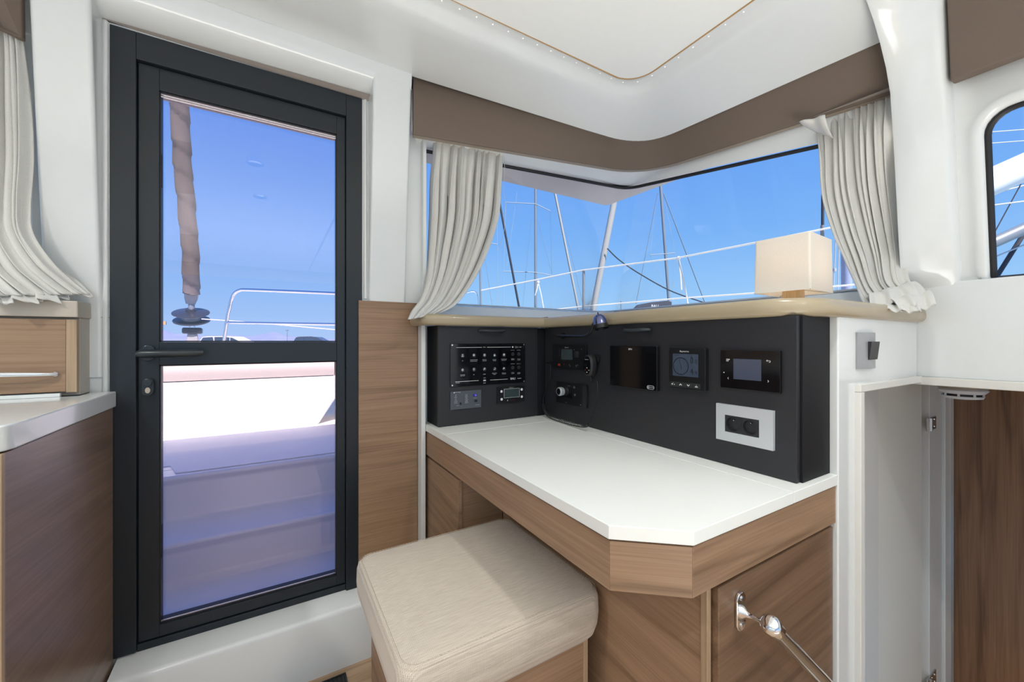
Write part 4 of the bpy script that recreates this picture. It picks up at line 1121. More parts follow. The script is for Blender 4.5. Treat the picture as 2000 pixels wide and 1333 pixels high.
# ---- chart plotter display
rc6 = FR.rect(1196, 673.5, 751, 1289, 676, 766)
t, body = inst('display', 'large black glossy display, switched off, in the middle of the console', 'display', FR, rc6, .013, .005, 'plast')
MB().frect(FR, rc6[0] + .003, rc6[1] - .003, rc6[2] + .003, rc6[3] - .003, .013, .0135, .003).build('screen', M['plastg'], body)
lg = MB(); a, b_ = UV(rc6, .47, .09); lg.ftext(FR, 'BPN', a, b_, .0062, .0138)
a, b_ = UV(rc6, .88, .925); poly_line(lg, FR, a, b_, [(x, y) for x, y in rrect(-.013, .013, -.0052, .0052, .005, 5)] + [(-.008 + .0 + -.0, -.0052)][:0], .0004, .0136)
pp = rrect(-.013, .013, -.0052, .0052, .005, 5); poly_line(lg, FR, a, b_, [pp[-1], pp[0]], .0004, .0136)
lg.fring(FR, a - .008, b_, .0022, .0032, .0136, .0139, 12)
for i in range(4): poly_line(lg, FR, a - .002 + i * .0038, b_, [(-.0007, .0016), (.0007, 0), (-.0007, -.0016)], .0003, .0136)
lg.build('lettering', M['white'], body)

# ---- wind instrument
rc7 = FR.rect(1313, 677, 756, 1384, 681, 765)
t, body = inst('instrument', 'square black instrument with dial and digits on a grey-blue screen', 'instrument', FR, rc7, .014, .005, 'plast')
def z7(x, y): u = (x - 1205) / 650; return u, (y - lerp(335, 350, u)) / (lerp(1060, 1140, u) - lerp(335, 350, u))
a0, b1 = UV(rc7, *z7(1275, 447)); a1, b0 = UV(rc7, *z7(1735, 885))
scr = MB().frect(FR, a0, a1, b0, b1, .014, .0144).build('screen', M['lcdblue'], body)
SW, SH = a1 - a0, b1 - b0
b = MB(); ca, cb = a0 + SW * .33, b0 + SH * .45; R_ = SW * .31
b.fring(FR, ca, cb, R_ * .93, R_, .0144, .0148, 40)
for i in range(12):
    q = 2 * PI * i / 12; poly_line(b, FR, ca, cb, [(R_ * .80 * math.cos(q), R_ * .80 * math.sin(q)), (R_ * .95 * math.cos(q), R_ * .95 * math.sin(q))], .0004, .0145)
poly_line(b, FR, ca, cb, [(-R_ * .18, R_ * .8), (R_ * .12, -R_ * .35)], .0005, .0145)
b.ftext(FR, '0', a0 + SW * .76, b0 + SH * .72, .0195, .0147, .75); b.ftext(FR, '.0', a0 + SW * .91, b0 + SH * .68, .0115, .0147, .8)
b.ftext(FR, '4', a0 + SW * .76, b0 + SH * .22, .0195, .0147, .75); b.ftext(FR, '.9', a0 + SW * .91, b0 + SH * .18, .0115, .0147, .8)
b.ftext(FR, 'WIND ANGLE', a0 + SW * .16, b0 + SH * .93, .0024, .0147); b.ftext(FR, 'SPEED', a0 + SW * .74, b0 + SH * .93, .0022, .0147); b.ftext(FR, 'DEPTH', a0 + SW * .74, b0 + SH * .46, .0022, .0147)
b.build('dial', M['cap'], scr)
lg = MB(); a, b_ = UV(rc7, *z7(1492, 410)); lg.ftext(FR, 'Raymarine', a, b_, .0050, .0146)
lg.build('lettering', M['white'], body)
for i in range(4):
    ua0, ua1 = .025 + i * .215, .025 + (i + 1) * .215 - .006
    aa0 = lerp(rc7[0], rc7[1], ua0); aa1 = lerp(rc7[0], rc7[1], ua1); bb1 = lerp(rc7[3], rc7[2], .835); bb0 = lerp(rc7[3], rc7[2], .955)
    k = MB().frect(FR, aa0, aa1, bb0, bb1, .014, .0155, .001).build('key', M['rub'], body, bevel=.0004)
    sy = MB(); a, b_ = (aa0 + aa1) / 2, (bb0 + bb1) / 2
    if i == 0: sy.fdisc(FR, a - .003, b_ - .0005, .0020, .0155, .0158, 12); sy.fdisc(FR, a + .004, b_ - .0010, .0015, .0155, .0158, 10); sy.fdisc(FR, a + .0005, b_ + .003, .0008, .0155, .0158, 8)
    elif i == 1: poly_line(sy, FR, a, b_, [(-.0038, -.0022), (0, .0022), (.0038, -.0022)], .0009, .0155)
    elif i == 2: poly_line(sy, FR, a, b_, [(-.0038, .0022), (0, -.0022), (.0038, .0022)], .0009, .0155)
    else: poly_line(sy, FR, a, b_, [(-.004, -.0018), (.004, -.0018)], .0012, .0155); sy.fdisc(FR, a, b_ + .0018, .0009, .0155, .0158, 8)
    sy.build('symbol', M['white'], k)

# ---- touch panel
rc8 = FR.rect(1411, 682, 756, 1528, 686.5, 769)
t, body = inst('touch_panel', 'wide black glass touch panel with small grey screen, above the double socket', 'control panel', FR, rc8, .009, .0015, 'plastg')
def z8(x, y): u = (x - 120) / 680; return u, (y - lerp(130, 150, u)) / (lerp(552, 632, u) - lerp(130, 150, u))
a0, b1 = UV(rc8, *z8(283, 232)); a1, b0 = UV(rc8, *z8(602, 490))
MB().frect(FR, a0, a1, b0, b1, .009, .0093).build('screen', M['lcdtouch'], body)
lg = MB()
a, b_ = UV(rc8, *z8(217, 247))
for i in range(3):
    for j in range(2):
        if not (i == 2 and j == 1): lg.frect(FR, a - .0045 + i * .0032, a - .0022 + i * .0032, b_ + .0008 - j * .0036, b_ + .0028 - j * .0036, .009, .0093)
a, b_ = UV(rc8, *z8(678, 270)); poly_line(lg, FR, a, b_, [(-.0045, .002), (.0035, .002), (.0045, .0005), (.0035, -.0015), (.001, -.0015)], .0004, .0090); poly_line(lg, FR, a, b_, [(-.002, .004), (-.0045, .002), (-.002, 0)], .0004, .0090)
a, b_ = UV(rc8, *z8(217, 450)); poly_line(lg, FR, a, b_, [(.0014, .0024), (-.0010, 0), (.0014, -.0024)], .0004, .0090)
a, b_ = UV(rc8, *z8(677, 492)); poly_line(lg, FR, a, b_, [(-.0014, .0024), (.0010, 0), (-.0014, -.0024)], .0004, .0090)
a, b_ = UV(rc8, *z8(165, 384)); lg.frect(FR, a - .0012, a + .0012, b_ - .0010, b_ + .0010, .009, .0093)
lg.build('lettering', M['white'], body)

# ---- double socket
rc9 = FR.rect(1402.5, 785, 855, 1514, 804, 881)
a0, a1, b0, b1 = rc9
t = thing('wall_socket', 'double black power socket in a silver-grey cover plate on the console', 'socket', FR.pt((a0 + a1) / 2, b0))
ia0, ib1 = UV(rc9, .17, .285); ia1, ib0 = UV(rc9, .775, .745)
b = MB(); 
b.frect(FR, a0, ia0, b0, b1, .0002, .009); b.frect(FR, ia1, a1, b0, b1, .0002, .009); b.frect(FR, ia0, ia1, b0, ib0, .0002, .009); b.frect(FR, ia0, ia1, ib1, b1, .0002, .009)
b.build('cover_plate', M['alu'], t)
mid_ = (ia0 + ia1) / 2
for k in range(2):
    x0, x1 = (ia0 + .0005, mid_ - .0004) if k == 0 else (mid_ + .0004, ia1 - .0005)
    cx, cyy = (x0 + x1) / 2, (ib0 + ib1) / 2; R_ = (x1 - x0) / 2 * .88
    b = MB(); n = 32
    # face with a round well
    sq = []
    for i in range(n):
        q = 2 * PI * i / n; c_, s_ = math.cos(q), math.sin(q); kk = min((x1 - x0) / 2 / max(abs(c_), 1e-6), (ib1 - ib0) / 2 / max(abs(s_), 1e-6))
        sq.append((cx + c_ * kk, cyy + s_ * kk))
    rg = [[FR.pt(x, y, .0085) for x, y in sq]]
    for r_, c in ((R_, .0085), (R_ * .96, .002), (R_ * .9, -.006), (.0002, -.006)): rg.append([FR.pt(cx + r_ * math.cos(2 * PI * i / n), cyy + r_ * math.sin(2 * PI * i / n), c) for i in range(n)])
    b.grid(rg, closed_u=True)
    so = b.build('socket_outlet', M['plastm'], t, smooth=True, angle=30)
    b = MB(); b.lathe([(.0024, -.004), (.0024, .004), (.0012, .0062), (.0003, .0065)], FR.pt(cx, cyy + R_ * .55, 0), FR.n, 12); b.build('earth_pin', M['chrome'], so, smooth=True)
    for sg in (-1, 1): MB().fdisc(FR, cx + sg * R_ * .42, cyy - R_ * .1, .0026, -.006, -.0055, 12).build('contact_hole', M['black'], so)

# ---- rocker switch on the white wall
FS = Frame((1.157, .415, 0), (1, 0, 0), (0, 0, 1), (0, -1, 0))
rcs = FS.rect(1671, 649, 720, 1706, 650, 719)
a0, a1, b0, b1 = rcs
t = thing('light_switch', 'silver-grey light switch with dark rocker on the white wall right of the console', 'switch', FS.pt((a0 + a1) / 2, b0))
b = MB(); rws = []
for i in range(9):
    q = i / 8; x = lerp(a0, a1, q); c = .004 + .008 * math.sin(PI * q) ** .6
    rws.append([FS.pt(x, b0, .0002), FS.pt(x, b0, c), FS.pt(x, b1, c), FS.pt(x, b1, .0002)])
b.grid(rws); b.add(rws[0], [(0, 1, 2, 3)]); b.add(rws[-1], [(0, 1, 2, 3)])
b.build('cover_plate', M['aludk'], t, smooth=True, angle=40)
b = MB(); xa, xb = lerp(a0, a1, .36), lerp(a0, a1, .84); ya, yb = lerp(b1, b0, .25), lerp(b1, b0, .75)
b.hexa([FS.pt(xa, yb, .004), FS.pt(xb, yb, .004), FS.pt(xb, ya, .004), FS.pt(xa, ya, .004)], [FS.pt(xa, yb, .014), FS.pt(xb, yb, .014), FS.pt(xb, ya, .019), FS.pt(xa, ya, .019)])
b.build('rocker', M['plastm'], t, bevel=.0008)

# ================================================================== TABLE LAMP
tl = thing('table_lamp', 'small table lamp with square off-white shade and pale wooden foot', 'lamp', (1.20, .53, .098))
Fl_c = Vector((1.200, .530, 0)); zs0, zs1 = .128, .270
ca, sa = math.cos(math.radians(4)), math.sin(math.radians(4))
def rotp(x, y): return (Fl_c.x + x * ca - y * sa, Fl_c.y + x * sa + y * ca)
hw0, hw1 = (.0770, .0640), (.0745, .0620)
b = MB(); rws = []
for z, k in ((zs0, hw0), (zs1, hw1)): rws.append([(*rotp(x, y), z) for x, y in rrect(-k[0], k[0], -k[1], k[1], .004, 3)])
b.grid(rws, closed_u=True); b.build('lamp_shade', M['shade'], tl, solid=.0022, boff=0)
b = MB()
b.tube([(*rotp(-.077, -.064), zs0), (*rotp(0, 0), zs0 + .012), (*rotp(.077, .064), zs0)], .0012, 6); b.tube([(*rotp(.077, -.064), zs0), (*rotp(0, 0), zs0 + .012), (*rotp(-.077, .064), zs0)], .0012, 6)
b.build('shade_wire', M['steel'], tl)
b = MB(); b.hexa([(*rotp(x, y), .098) for x, y in ((-.022, -.020), (.022, -.020), (.022, .020), (-.022, .020))], [(*rotp(x, y), .150) for x, y in ((-.016, -.020), (.016, -.020), (.016, .020), (-.016, .020))])
b.build('foot', M['lampwood'], tl, bevel=.0012)
b = MB(); b.lathe([(.012, 0), (.012, .03), (.006, .035), (.019, .055), (.022, .072), (.014, .09), (.0005, .096)], (Fl_c.x, Fl_c.y, .150), (0, 0, 1), 18)
b.build('bulb', M['bulb'], tl, smooth=True)

# ================================================================== GALLEY, left edge of the picture
gt_ = MB().prism([(-.3775, 1.521), (-.3775, 1.02), (-.383, 1.0), (-.400, .985), (-.45, .978), (-1.5, .978), (-1.5, 1.44), (-.43, 1.44), (-.43, 1.521)], -.184, -.140)
tag(gt_.build('worktop', M['gel'], bevel=.004, seg=3, wn=True), 'glossy white galley worktop at the left edge, ending against the door frame', 'worktop')
gc = thing('galley_cabinet', 'tall satin walnut galley cabinet below the white worktop at the left edge', 'cabinet', (-.6, 1.25, -1.105))
MB().box(-.398, -.3835, .998, 1.518, -1.105, -.186).build('side_panel', M['wgal'], gc, bevel=.001)
MB().box(-1.5, -.4, 1.006, 1.44, -1.105, -.186).build('carcass', M['wgal'], gc)
MB().box(-1.5, -.403, .992, 1.0055, -1.105, -.186).build('end_panel', M['wx'], gc, bevel=.001)
MB().box(-.402, -.3825, .988, .999, -1.105, -.186).build('edge_strip', M['wedge'], gc, bevel=.001)
dc = thing('drawer_unit', 'low drawer unit with walnut front standing on the galley worktop, under the beige shelf', 'drawer unit', (-.8, 1.48, -.14))
MB().box(-1.5, -.432, 1.462, 1.528, -.1395, .060).build('carcass', M['shelfbeige'], dc, bevel=.001)
dw = MB().box(-1.05, -.452, 1.444, 1.461, -.128, .055).build('drawer', M['wx'], dc, bevel=.001)
MB().box(-.4515, -.4325, 1.444, 1.461, -.130, .055).build('edge_strip', M['wedge'], dc)
b = MB()
hp0, hp1 = P(-60, 742, Y=1.41), P(128, 733, Y=1.425)
pts = []
for i in range(17):
    q = i / 16; pts.append(Vector((lerp(-.66, -.466, q), 1.444 - .004 - .024 * math.sin(PI * q) ** .6, -.083 + .004 * math.sin(PI * q))))
b.tube(pts, [.0045 + .002 * math.sin(PI * i / 16) for i in range(17)], 12)
b.lathe([(.007, 0), (.006, .006)], (-.469, 1.444, -.083), (0, -1, 0), 14); b.lathe([(.007, 0), (.006, .006)], (-.657, 1.444, -.083), (0, -1, 0), 14)
b.build('handle', M['chrome'], dw, smooth=True)
MB().box(-1.05, -.46, 1.436, 1.4435, -.1395, -.131).build('upstand', M['gel'], dc)
struct(MB().box(-2.4, -.428, 1.435, 1.529, .0602, .102).build('trim_8', M['shelfbeige'], bevel=.003))

# ================================================================== SMALL FIXTURES INSIDE
cdt = P(1880, 770, f=1.50); DZ = -.1408
vd = thing('smoke_detector', 'round white detector under the ceiling of the hull passage, before the dark wood panel', 'detector', (cdt.x, cdt.y, DZ))
dn_ = (0, 0, -1); do_ = (cdt.x, cdt.y, DZ)
b = MB(); b.lathe([(.066, 0), (.066, .034), (.064, .038)], do_, dn_, 30); b.build('mounting_ring', M['taupe_edge'], vd, smooth=True, angle=30)
b = MB(); b.lathe([(.060, .038), (.066, .044), (.064, .048), (.056, .056)], do_, dn_, 30); b.build('base', M['detector'], vd, smooth=True, angle=30)
b = MB(); b.lathe([(.050, .056), (.050, .066)], do_, dn_, 30); b.build('vent_band', M['black'], vd, smooth=True, angle=30)
b = MB(); b.lathe([(.056, .065), (.052, .074), (.020, .079), (.001, .079)], do_, dn_, 30); b.build('cap', M['detector'], vd, smooth=True, angle=30)
for i in range(8):
    q = 2 * PI * i / 8; MB().box(cdt.x + .052 * math.cos(q) - .003, cdt.x + .052 * math.cos(q) + .003, cdt.y + .052 * math.sin(q) - .003, cdt.y + .052 * math.sin(q) + .003, DZ - .068, DZ - .054).build('rib', M['detector'], vd)

# floor grate
gr = thing('floor_grate', 'black grate set in the wooden floor before the white door step', 'grate', (.12, 1.36, -1.105))
b = MB(); b.fframe(Frame((0, 1.30, -1.105), (1, 0, 0), (0, 1, 0), (0, 0, 1)), .0, .205, -.02, .120, .006, 0.0002, .003)
b.build('frame', M['plast'], gr)
b = MB(); b.box(.006, .199, 1.286, 1.414, -1.1047, -1.1040)
b.build('tray', M['black'], gr)
for i in range(16):
    x = .012 + i * .012; MB().box(x, x + .005, 1.287, 1.413, -1.1040, -1.1025).build('bar', M['plastm'], gr)

# LEDs in the cove slot
ls = thing('light_strip', 'row of tiny warm light dots in the slot round the ceiling panel', 'lights', (1.0, 1.1, .99))
lpth = resample([Vector((p.x, p.y, .9985)) for p in ring(0, .9985, .017)], 400)
acc = 0; last = lpth[0]; first = None; cnt = 0
for p in lpth[1:]:
    acc += (p - last).length; last = p
    if acc > .041 and (p.x > .30 and p.y > .45):
        acc = 0; cnt += 1
        if first is None:
            first = MB().lathe([(.0016, 0), (.0016, .0006), (.0005, .0010)], p, (0, 0, -1), 8).build('light_dot', M['led'], ls); fp = p.copy()
        else:
            c = first.copy(); C.objects.link(c); c.parent = ls; c.location = Vector(first.location) + (p - fp)
# ceiling downlights: the mirrored pair unlit, the rest added unseen to light the room
def downlight(x, y, label, lit=True):
    t = thing('ceiling_light', label, 'light', (x, y, .975), 'downlights in the headliner')
    b = MB(); b.lathe([(.042, 0), (.042, .004), (.034, .007), (.032, .003)], (x, y, .9900), (0, 0, -1), 28); b.build('trim_ring', M['steel'], t, smooth=True, angle=35)
    b = MB(); b.lathe([(.031, 0), (.031, .002), (.001, .0025)], (x, y, .9895), (0, 0, -1), 24); b.build('lens', M['diff'] if lit else M['detector'], t)
    if not lit: return
    l = bpy.data.lights.new('added_downlight_beam', 'AREA'); l.shape = 'DISK'; l.size = .07; l.energy = 3.6 if (x > 0 and y > 0) else 10.5; l.color = (.985, 1, .975); l.spread = math.radians(135)
    o = bpy.data.objects.new('added_downlight_beam', l); C.objects.link(o); o.location = (x, y, .980 + EYE)
for x, y, l_ in ((-.09, .49, 'round ceiling downlight, upper of the two mirrored in the door glass'), (-.08, -.10, 'round ceiling downlight, lower of the two mirrored in the door glass'),
                 (.75, .15, 'round downlight added unseen in the starboard headliner panel behind the camera'), (.75, -1.3, 'round downlight added unseen in the starboard headliner panel near the aft end'), (-.85, -1.2, 'round downlight added unseen in the port headliner panel near the aft end'), (-1.1, .5, 'round downlight added unseen over the galley')):
    downlight(x, y, l_, 'mirrored' not in l_)

# ================================================================== FORWARD COCKPIT
stp = MB()
pr = [(1.602, -1.2), (1.602, -.915), (1.90, -.918), (1.925, -.90), (1.94, -.80), (1.915, -.768), (1.925, -.757), (2.11, -.752), (2.135, -.74), (2.150, -.60), (2.125, -.575), (2.133, -.560), (2.24, -.5585), (2.24, -1.2)]
stp.hexa([(-1.6, y, z) for y, z in pr], [(1.5, y, z) for y, z in pr])
stp_o = tag(stp.build('deck_steps', M['gelout'], bevel=.010, seg=4, wn=True), 'white moulded steps climbing from the glass door to the foredeck', 'steps')
dkk = MB().box(-2.8, 2.7, 2.24, 7.5, -.70, -.5585).box(1.86, 2.9, -4, 2.24, -.13, -.10).box(2.85, 2.9, -4, 2.24, -1.9, -.13)
struct(dkk.build('floor', M['gelout']))
dn = MB().prism([(-.355, 2.165), (-.30, 2.16), (1.2, 2.16), (1.2, 3.2), (-1.6, 3.2), (-1.6, 2.30), (-.395, 2.30)], -.5583, -.5555)
struct(dn.build('floor', M['deck']), 'grey textured nonskid area of the foredeck')
sp = MB()
b0_ = [(-2.0, 2.94), (.255, 2.94), (.255, 4.6), (-2.0, 4.6)]; t0_ = [(-2.0, 2.90), (.455, 2.90), (.455, 4.7), (-2.0, 4.7)]
sp.hexa([(x, y, -.5553) for x, y in b0_], [(x, y, -.235) for x, y in t0_])
spo = tag(sp.build('sunpad_base', M['gelout'], bevel=.01, seg=3, wn=True), 'sunlit white moulded box carrying the foredeck cushions', 'lounge base')
sd_ = MB(); sd_.box(-1.98, .33, 2.907, 2.915, -.285, -.282); sd_.build('joint_line', M['grey'], spo)
def pad(x0, x1, label):
    b = MB(); rws = []
    prof = [(2.945, -.234), (2.915, -.228), (2.903, -.19), (2.903, -.15), (2.915, -.122), (2.95, -.112), (3.5, -.108), (4.2, -.112), (4.24, -.13), (4.24, -.234)]
    b.hexa([(x0, y, z) for y, z in prof], [(x1, y, z) for y, z in prof])
    o = b.build('cushion', M['pad'], smooth=True, angle=60)
    return tag(o, label, 'cushion', None)
pad(-1.98, .348, 'long beige foredeck cushion seen below the door rail'); pad(.356, .74, 'beige foredeck cushion beginning right beside the long one')
bz = MB().hexa([(.75, 2.5, -.556), (2.1, 2.3, -.556), (2.1, 5, -.556), (.75, 5, -.556)], [(.80, 2.55, -.20), (2.1, 2.35, -.20), (2.1, 5, -.20), (.80, 5, -.20)])
tag(bz.build('seat_base', M['gelout'], bevel=.02, seg=3), 'white moulded cockpit seat right of the sunpad', 'seat')
# tubular rail
rl_ = thing('pulpit_rail', 'stainless steel bow rail with rounded top corner, seen through the door', 'rail', P(436, 720, f=4.0))
p_ = [(P(425, 740, f=4)).xy.to_3d() + Vector((0, 0, -.5585)), P(441, 640, f=4), P(448, 602, f=4), P(452, 585, f=4), P(458, 573, f=4), P(468, 567, f=4), P(482, 566, f=4.0), P(560, 569, f=4.0), P(700, 575, f=4.05)]
MB().tube(smooth_path([tuple(p) for p in p_], 48), .0155, 12).build('top_tube', M['chrome'], rl_, smooth=True)
MB().tube([P(441, 630, f=4), P(560, 632, f=4.0), P(700, 634, f=4.05)], .013, 12).build('mid_tube', M['chrome'], rl_, smooth=True)
# furled headsail with its drum
fs = thing('furled_sail', 'furled headsail wrapped in taupe cover, standing on its furling drum at the bow', 'sail', P(375, 700, f=4.5))
fp_ = []
ctr = [(373, 573), (374, 556), (372, 500), (368, 440), (362, 380), (357, 320), (353, 260), (351, 195), (350, 150), (348, 60)]
pts = smooth_path([tuple(P(x, y, f=4.5 - .6 * (592 - y) / 400)) for x, y in ctr], 90)
rws = []
for i in range(90):
    q = i / 89; p = pts[i]; t_ = (pts[min(i + 1, 89)] - pts[max(i - 1, 0)]).normalized()
    a_ = Vector((1, 0, 0)); a_ = (a_ - t_ * a_.dot(t_)).normalized(); c_ = t_.cross(a_); rr2 = []
    for k in range(28):
        an = 2 * PI * k / 28; ph = (q * 10 + an / (2 * PI) + .08 * math.sin(q * 23)) % 1.0
        r_ = .0705 + .0125 * (1 - ph) + .003 * math.sin(an * 3 + q * 31)
        rr2.append(p + (a_ * math.cos(an) + c_ * math.sin(an)) * r_)
    rws.append(rr2)
b = MB(); b.grid(rws, closed_u=True); b.add(rws[0], [tuple(range(28))]); b.add(rws[-1], [tuple(range(28))])
for i in range(len(b.f)):
    b.m[i] = 1 if (i // 28) % 90 < 200 and math.sin((i // 28) * .21 + 1) > .2 else 0
fso = b.build('sail_roll', [M['sailcover'], M['sailcover2']], fs, smooth=True, angle=60)
b = MB(); b.tube([P(372, 594, f=4.5), P(373, 584, f=4.5), P(374, 570, f=4.5)], [.042, .060, .068], 9); b.build('sail_foot', M['sailwhite'], fs, smooth=True)
b = MB(); b.tube([P(374, 606, f=4.5), P(374, 585, f=4.5)], .030, 14); b.build('tube', M['mast'], fs, smooth=True)
o_ = P(373, 611, f=4.5)
b = MB(); b.lathe([(.045, .05), (.05, .02), (.17, .004), (.172, 0), (.17, -.006), (.06, -.012)], o_, (-.03, -.38, .92), 40); b.build('drum_flange', M['drum'], fs, smooth=True, angle=40)
b = MB(); b.lathe([(.09, -.012), (.09, -.075)], o_, (-.03, -.38, .92), 30); b.build('drum_core', M['mast'], fs, smooth=True, angle=40)
b = MB(); b.lathe([(.09, -.075), (.17, -.085), (.172, -.09), (.17, -.095), (.06, -.105)], o_, (-.03, -.38, .92), 40); b.build('drum_flange', M['drum'], fs, smooth=True, angle=40)
b = MB()
c0 = P(376, 646, f=4.5)
b.box(c0.x - .09, c0.x + .09, c0.y - .05, c0.y + .05, c0.z - .035, c0.z + .035); b.build('swivel_block', M['drum'], fs, bevel=.02, seg=3)
b = MB()
for dx in (-.022, .022): MB().tube([(c0.x + dx, c0.y - .03, c0.z + .02), (c0.x + dx, c0.y - .03, c0.z + .12)], .008, 8).build('pin', M['chrome'], fs)
b = MB(); b.hexa([(c0.x - .045, c0.y - .02, c0.z - .035), (c0.x + .045, c0.y - .02, c0.z - .035), (c0.x + .045, c0.y + .02, c0.z - .035), (c0.x - .045, c0.y + .02, c0.z - .035)],
                 [(c0.x - .10, c0.y - .02, -.5585), (c0.x + .10, c0.y - .02, -.5585), (c0.x + .10, c0.y + .02, -.5585), (c0.x - .10, c0.y + .02, -.5585)])
b.build('tack_fitting', M['sailwhite'], fs, bevel=.01)
rope = MB().tube([P(394, 623, f=4.4), P(440, 626, f=4.35), P(540, 634, f=4.2), P(700, 648, f=4.2)], .006, 6)
tag(rope.build('furling_line', M['rope'], smooth=True), 'white furling line running right from the furling drum', 'rope')
# lifelines on the starboard deck
UL = [(940, 567, 3.3), (1040, 548, 3.1), (1136, 528, 2.9), (1322, 504, 2.5), (1480, 473, 2.15), (1640, 441, 1.95), (1700, 428, 1.9)]
tag(MB().tube([P(x, y, f=f_) for x, y, f_ in UL], .0052, 6).build('lifeline', M['rope'], smooth=True), 'upper white lifeline rope outside the corner window', 'rope')
LLn = [(1070, 606, 2.95), (1142, 598, 2.9), (1322, 583, 2.5), (1480, 572, 2.15), (1680, 555, 1.9)]
tag(MB().tube([P(x, y, f=f_) for x, y, f_ in LLn], .0045, 6).build('lifeline', M['rope'], smooth=True), 'lower white lifeline rope outside the corner window', 'rope')
for x, f_, yt, lb in ((1140, 2.9, 526, 'steel stanchion outside the window near the inner corner'), (1606, 2.0, 440, 'steel stanchion seen just behind the lamp shade')):
    tag(MB().tube([P(x, yt, f=f_), Vector((*P(x, yt, f=f_).xy, -.10))], .0085 if f_ < 2.5 else .0095, 12).build('stanchion', M['mast'], smooth=True), lb, 'post')
def tails(x, y, f_, ends, label):
    b = MB(); c_ = P(x, y, f=f_); b.lathe([(.001, -.012), (.010, -.008), (.012, 0), (.010, .008), (.001, .012)], c_, (0, 0, 1), 10)
    for ex, ey in ends: b.tube([c_, P(lerp(x, ex, .5) + 1, lerp(y, ey, .5), f=f_ - .01), P(ex, ey, f=f_)], .0045, 6)
    tag(b.build('knotted_rope', M['rope'], smooth=True), label, 'rope')
tails(1325, 504, 2.5, ((1331, 566), (1344, 596)), 'white rope knotted to the upper lifeline just left of the lamp')
tails(1051, 551, 3.05, ((1045, 577), (1062, 606)), 'white rope knotted to the lifeline beside the tall silver mast')
# post and wires near the right curtain
b = MB(); q_ = P(1655, 640, f=1.98); b.tube([P(1652, 400, f=1.98), (q_.x, q_.y, -.10)], .022, 14)
tag(b.build('shroud_post', M['greypaint'], smooth=True), 'grey-blue upright partly behind the right curtain', 'post')
b = MB(); q_ = P(1604, 600, f=6); b.tube([P(1607, 380, f=6), (q_.x, q_.y, -2.0)], .02, 10)
tag(b.build('backstay', M['roped'], smooth=True), 'dark stay rising behind the lamp shade', 'stay')
b = MB(); q_ = P(1630, 600, f=2.2); b.tube([P(1634, 430, f=2.2), P(1627, 580, f=2.2), (q_.x, q_.y, -.10)], .003, 6); b.tube([P(1640, 430, f=2.2), P(1636, 580, f=2.2), (q_.x + .01, q_.y, -.10)], .003, 6); b.lathe([(.001, -.012), (.008, -.008), (.008, .008), (.001, .012)], P(1630, 527, f=2.2), (0, 0, 1), 10)
tag(b.build('signal_halyard', M['wirelt'], smooth=True), 'pair of thin halyards between the lamp and the right curtain', 'rope')

# ================================================================== HARBOUR
struct(MB().box(-900, 900, 6, 2000, -2.3, -2.0).build('floor', M['water']))
struct(MB().box(-60, 20, 30, 110, -2.2, -.92).build('floor', M['quay']))
# hills
hl = MB(); rws = []
prof_h = [(180, 640), (240, 645), (300, 650), (322, 644), (335, 651), (360, 652), (400, 655), (430, 656), (450, 653), (480, 657), (500, 655), (525, 650), (535, 648.5), (545, 651), (570, 657), (600, 660), (640, 662), (700, 664), (900, 664)]
for row in range(5):
    k = row / 4; rr2 = []
    for i in range(90):
        x = lerp(180, 900, i / 89); j = 0
        while j < len(prof_h) - 2 and prof_h[j + 1][0] < x: j += 1
        (xa, ya_), (xb, yb_) = prof_h[j], prof_h[j + 1]; y = lerp(ya_, yb_, (x - xa) / (xb - xa)) + .35 * math.sin(x * .9) + .3 * math.sin(x * .37)
        q = P(x, y, f=1900 + 250 * k); q.z = lerp(-4, q.z * (1 + 0.0 * k), math.sin(PI / 2 * k)); rr2.append(q)
    rws.append(rr2)
hl.grid(rws); struct(hl.build('hills', M['hill'], smooth=True))
# cars
def car(name, x0, x1, ytop, f_, paint, label):
    cpos = P((x0 + x1) / 2, 666, f=f_); L_ = (x1 - x0) / FPX * f_
    r_ = Vector((CY, -SY, 0)); fd = Vector((SY, CY, 0))
    zg = -.92; zt = (666 - ytop) / FPX * f_
    t = thing(name, label, 'car', (cpos.x, cpos.y, zg))
    H = zt - zg
    def q(u, v, w_): return Vector((cpos.x, cpos.y, zg)) + r_ * (u * L_ - L_ / 2) + fd * (v - .85) + Vector((0, 0, w_ * H))
    low = [(0, .22), (.0, .55), (.02, .62), (.97, .60), (1.12, .50), (1.16, .30), (1.15, .18), (0.0, .18)]
    b = MB(); b.hexa([q(u, 0, w_) for u, w_ in low], [q(u, 1.7, w_) for u, w_ in low])
    up = [(.03, .61), (.10, .93), (.20, .985), (.55, 1.0), (.72, .96), (.96, .60)]
    b.hexa([q(u, .05, w_) for u, w_ in up], [q(u, 1.65, w_) for u, w_ in up])
    bo = b.build('body', paint, t, bevel=.03, seg=2)
    b = MB()
    for pol in ([(.07, .64), (.13, .90), (.33, .935), (.35, .64)], [(.37, .64), (.37, .935), (.60, .94), (.68, .90), (.68, .64)], [(.70, .64), (.70, .90), (.74, .88), (.90, .64)]):
        b.hexa([q(u, -.012, w_) for u, w_ in pol], [q(u, .02, w_) for u, w_ in pol])
    b.build('window', M['carglass'], bo)
    for u in (.18, .92):
        b = MB(); c_ = q(u, -.01, .21); b.lathe([(.32, 0), (.32, .2)], c_, fd, 20); b.build('wheel', M['tyre'], t)
    b = MB(); b.tube([q(.15, .12, .99), q(.6, .12, 1.02)], .02, 6); b.build('roof_rail', M['mast'], bo)
car('car', 399, 490, 656.5, 36, M['carw'], 'white estate car parked on the quay beyond the bow, its roof above the door rail')
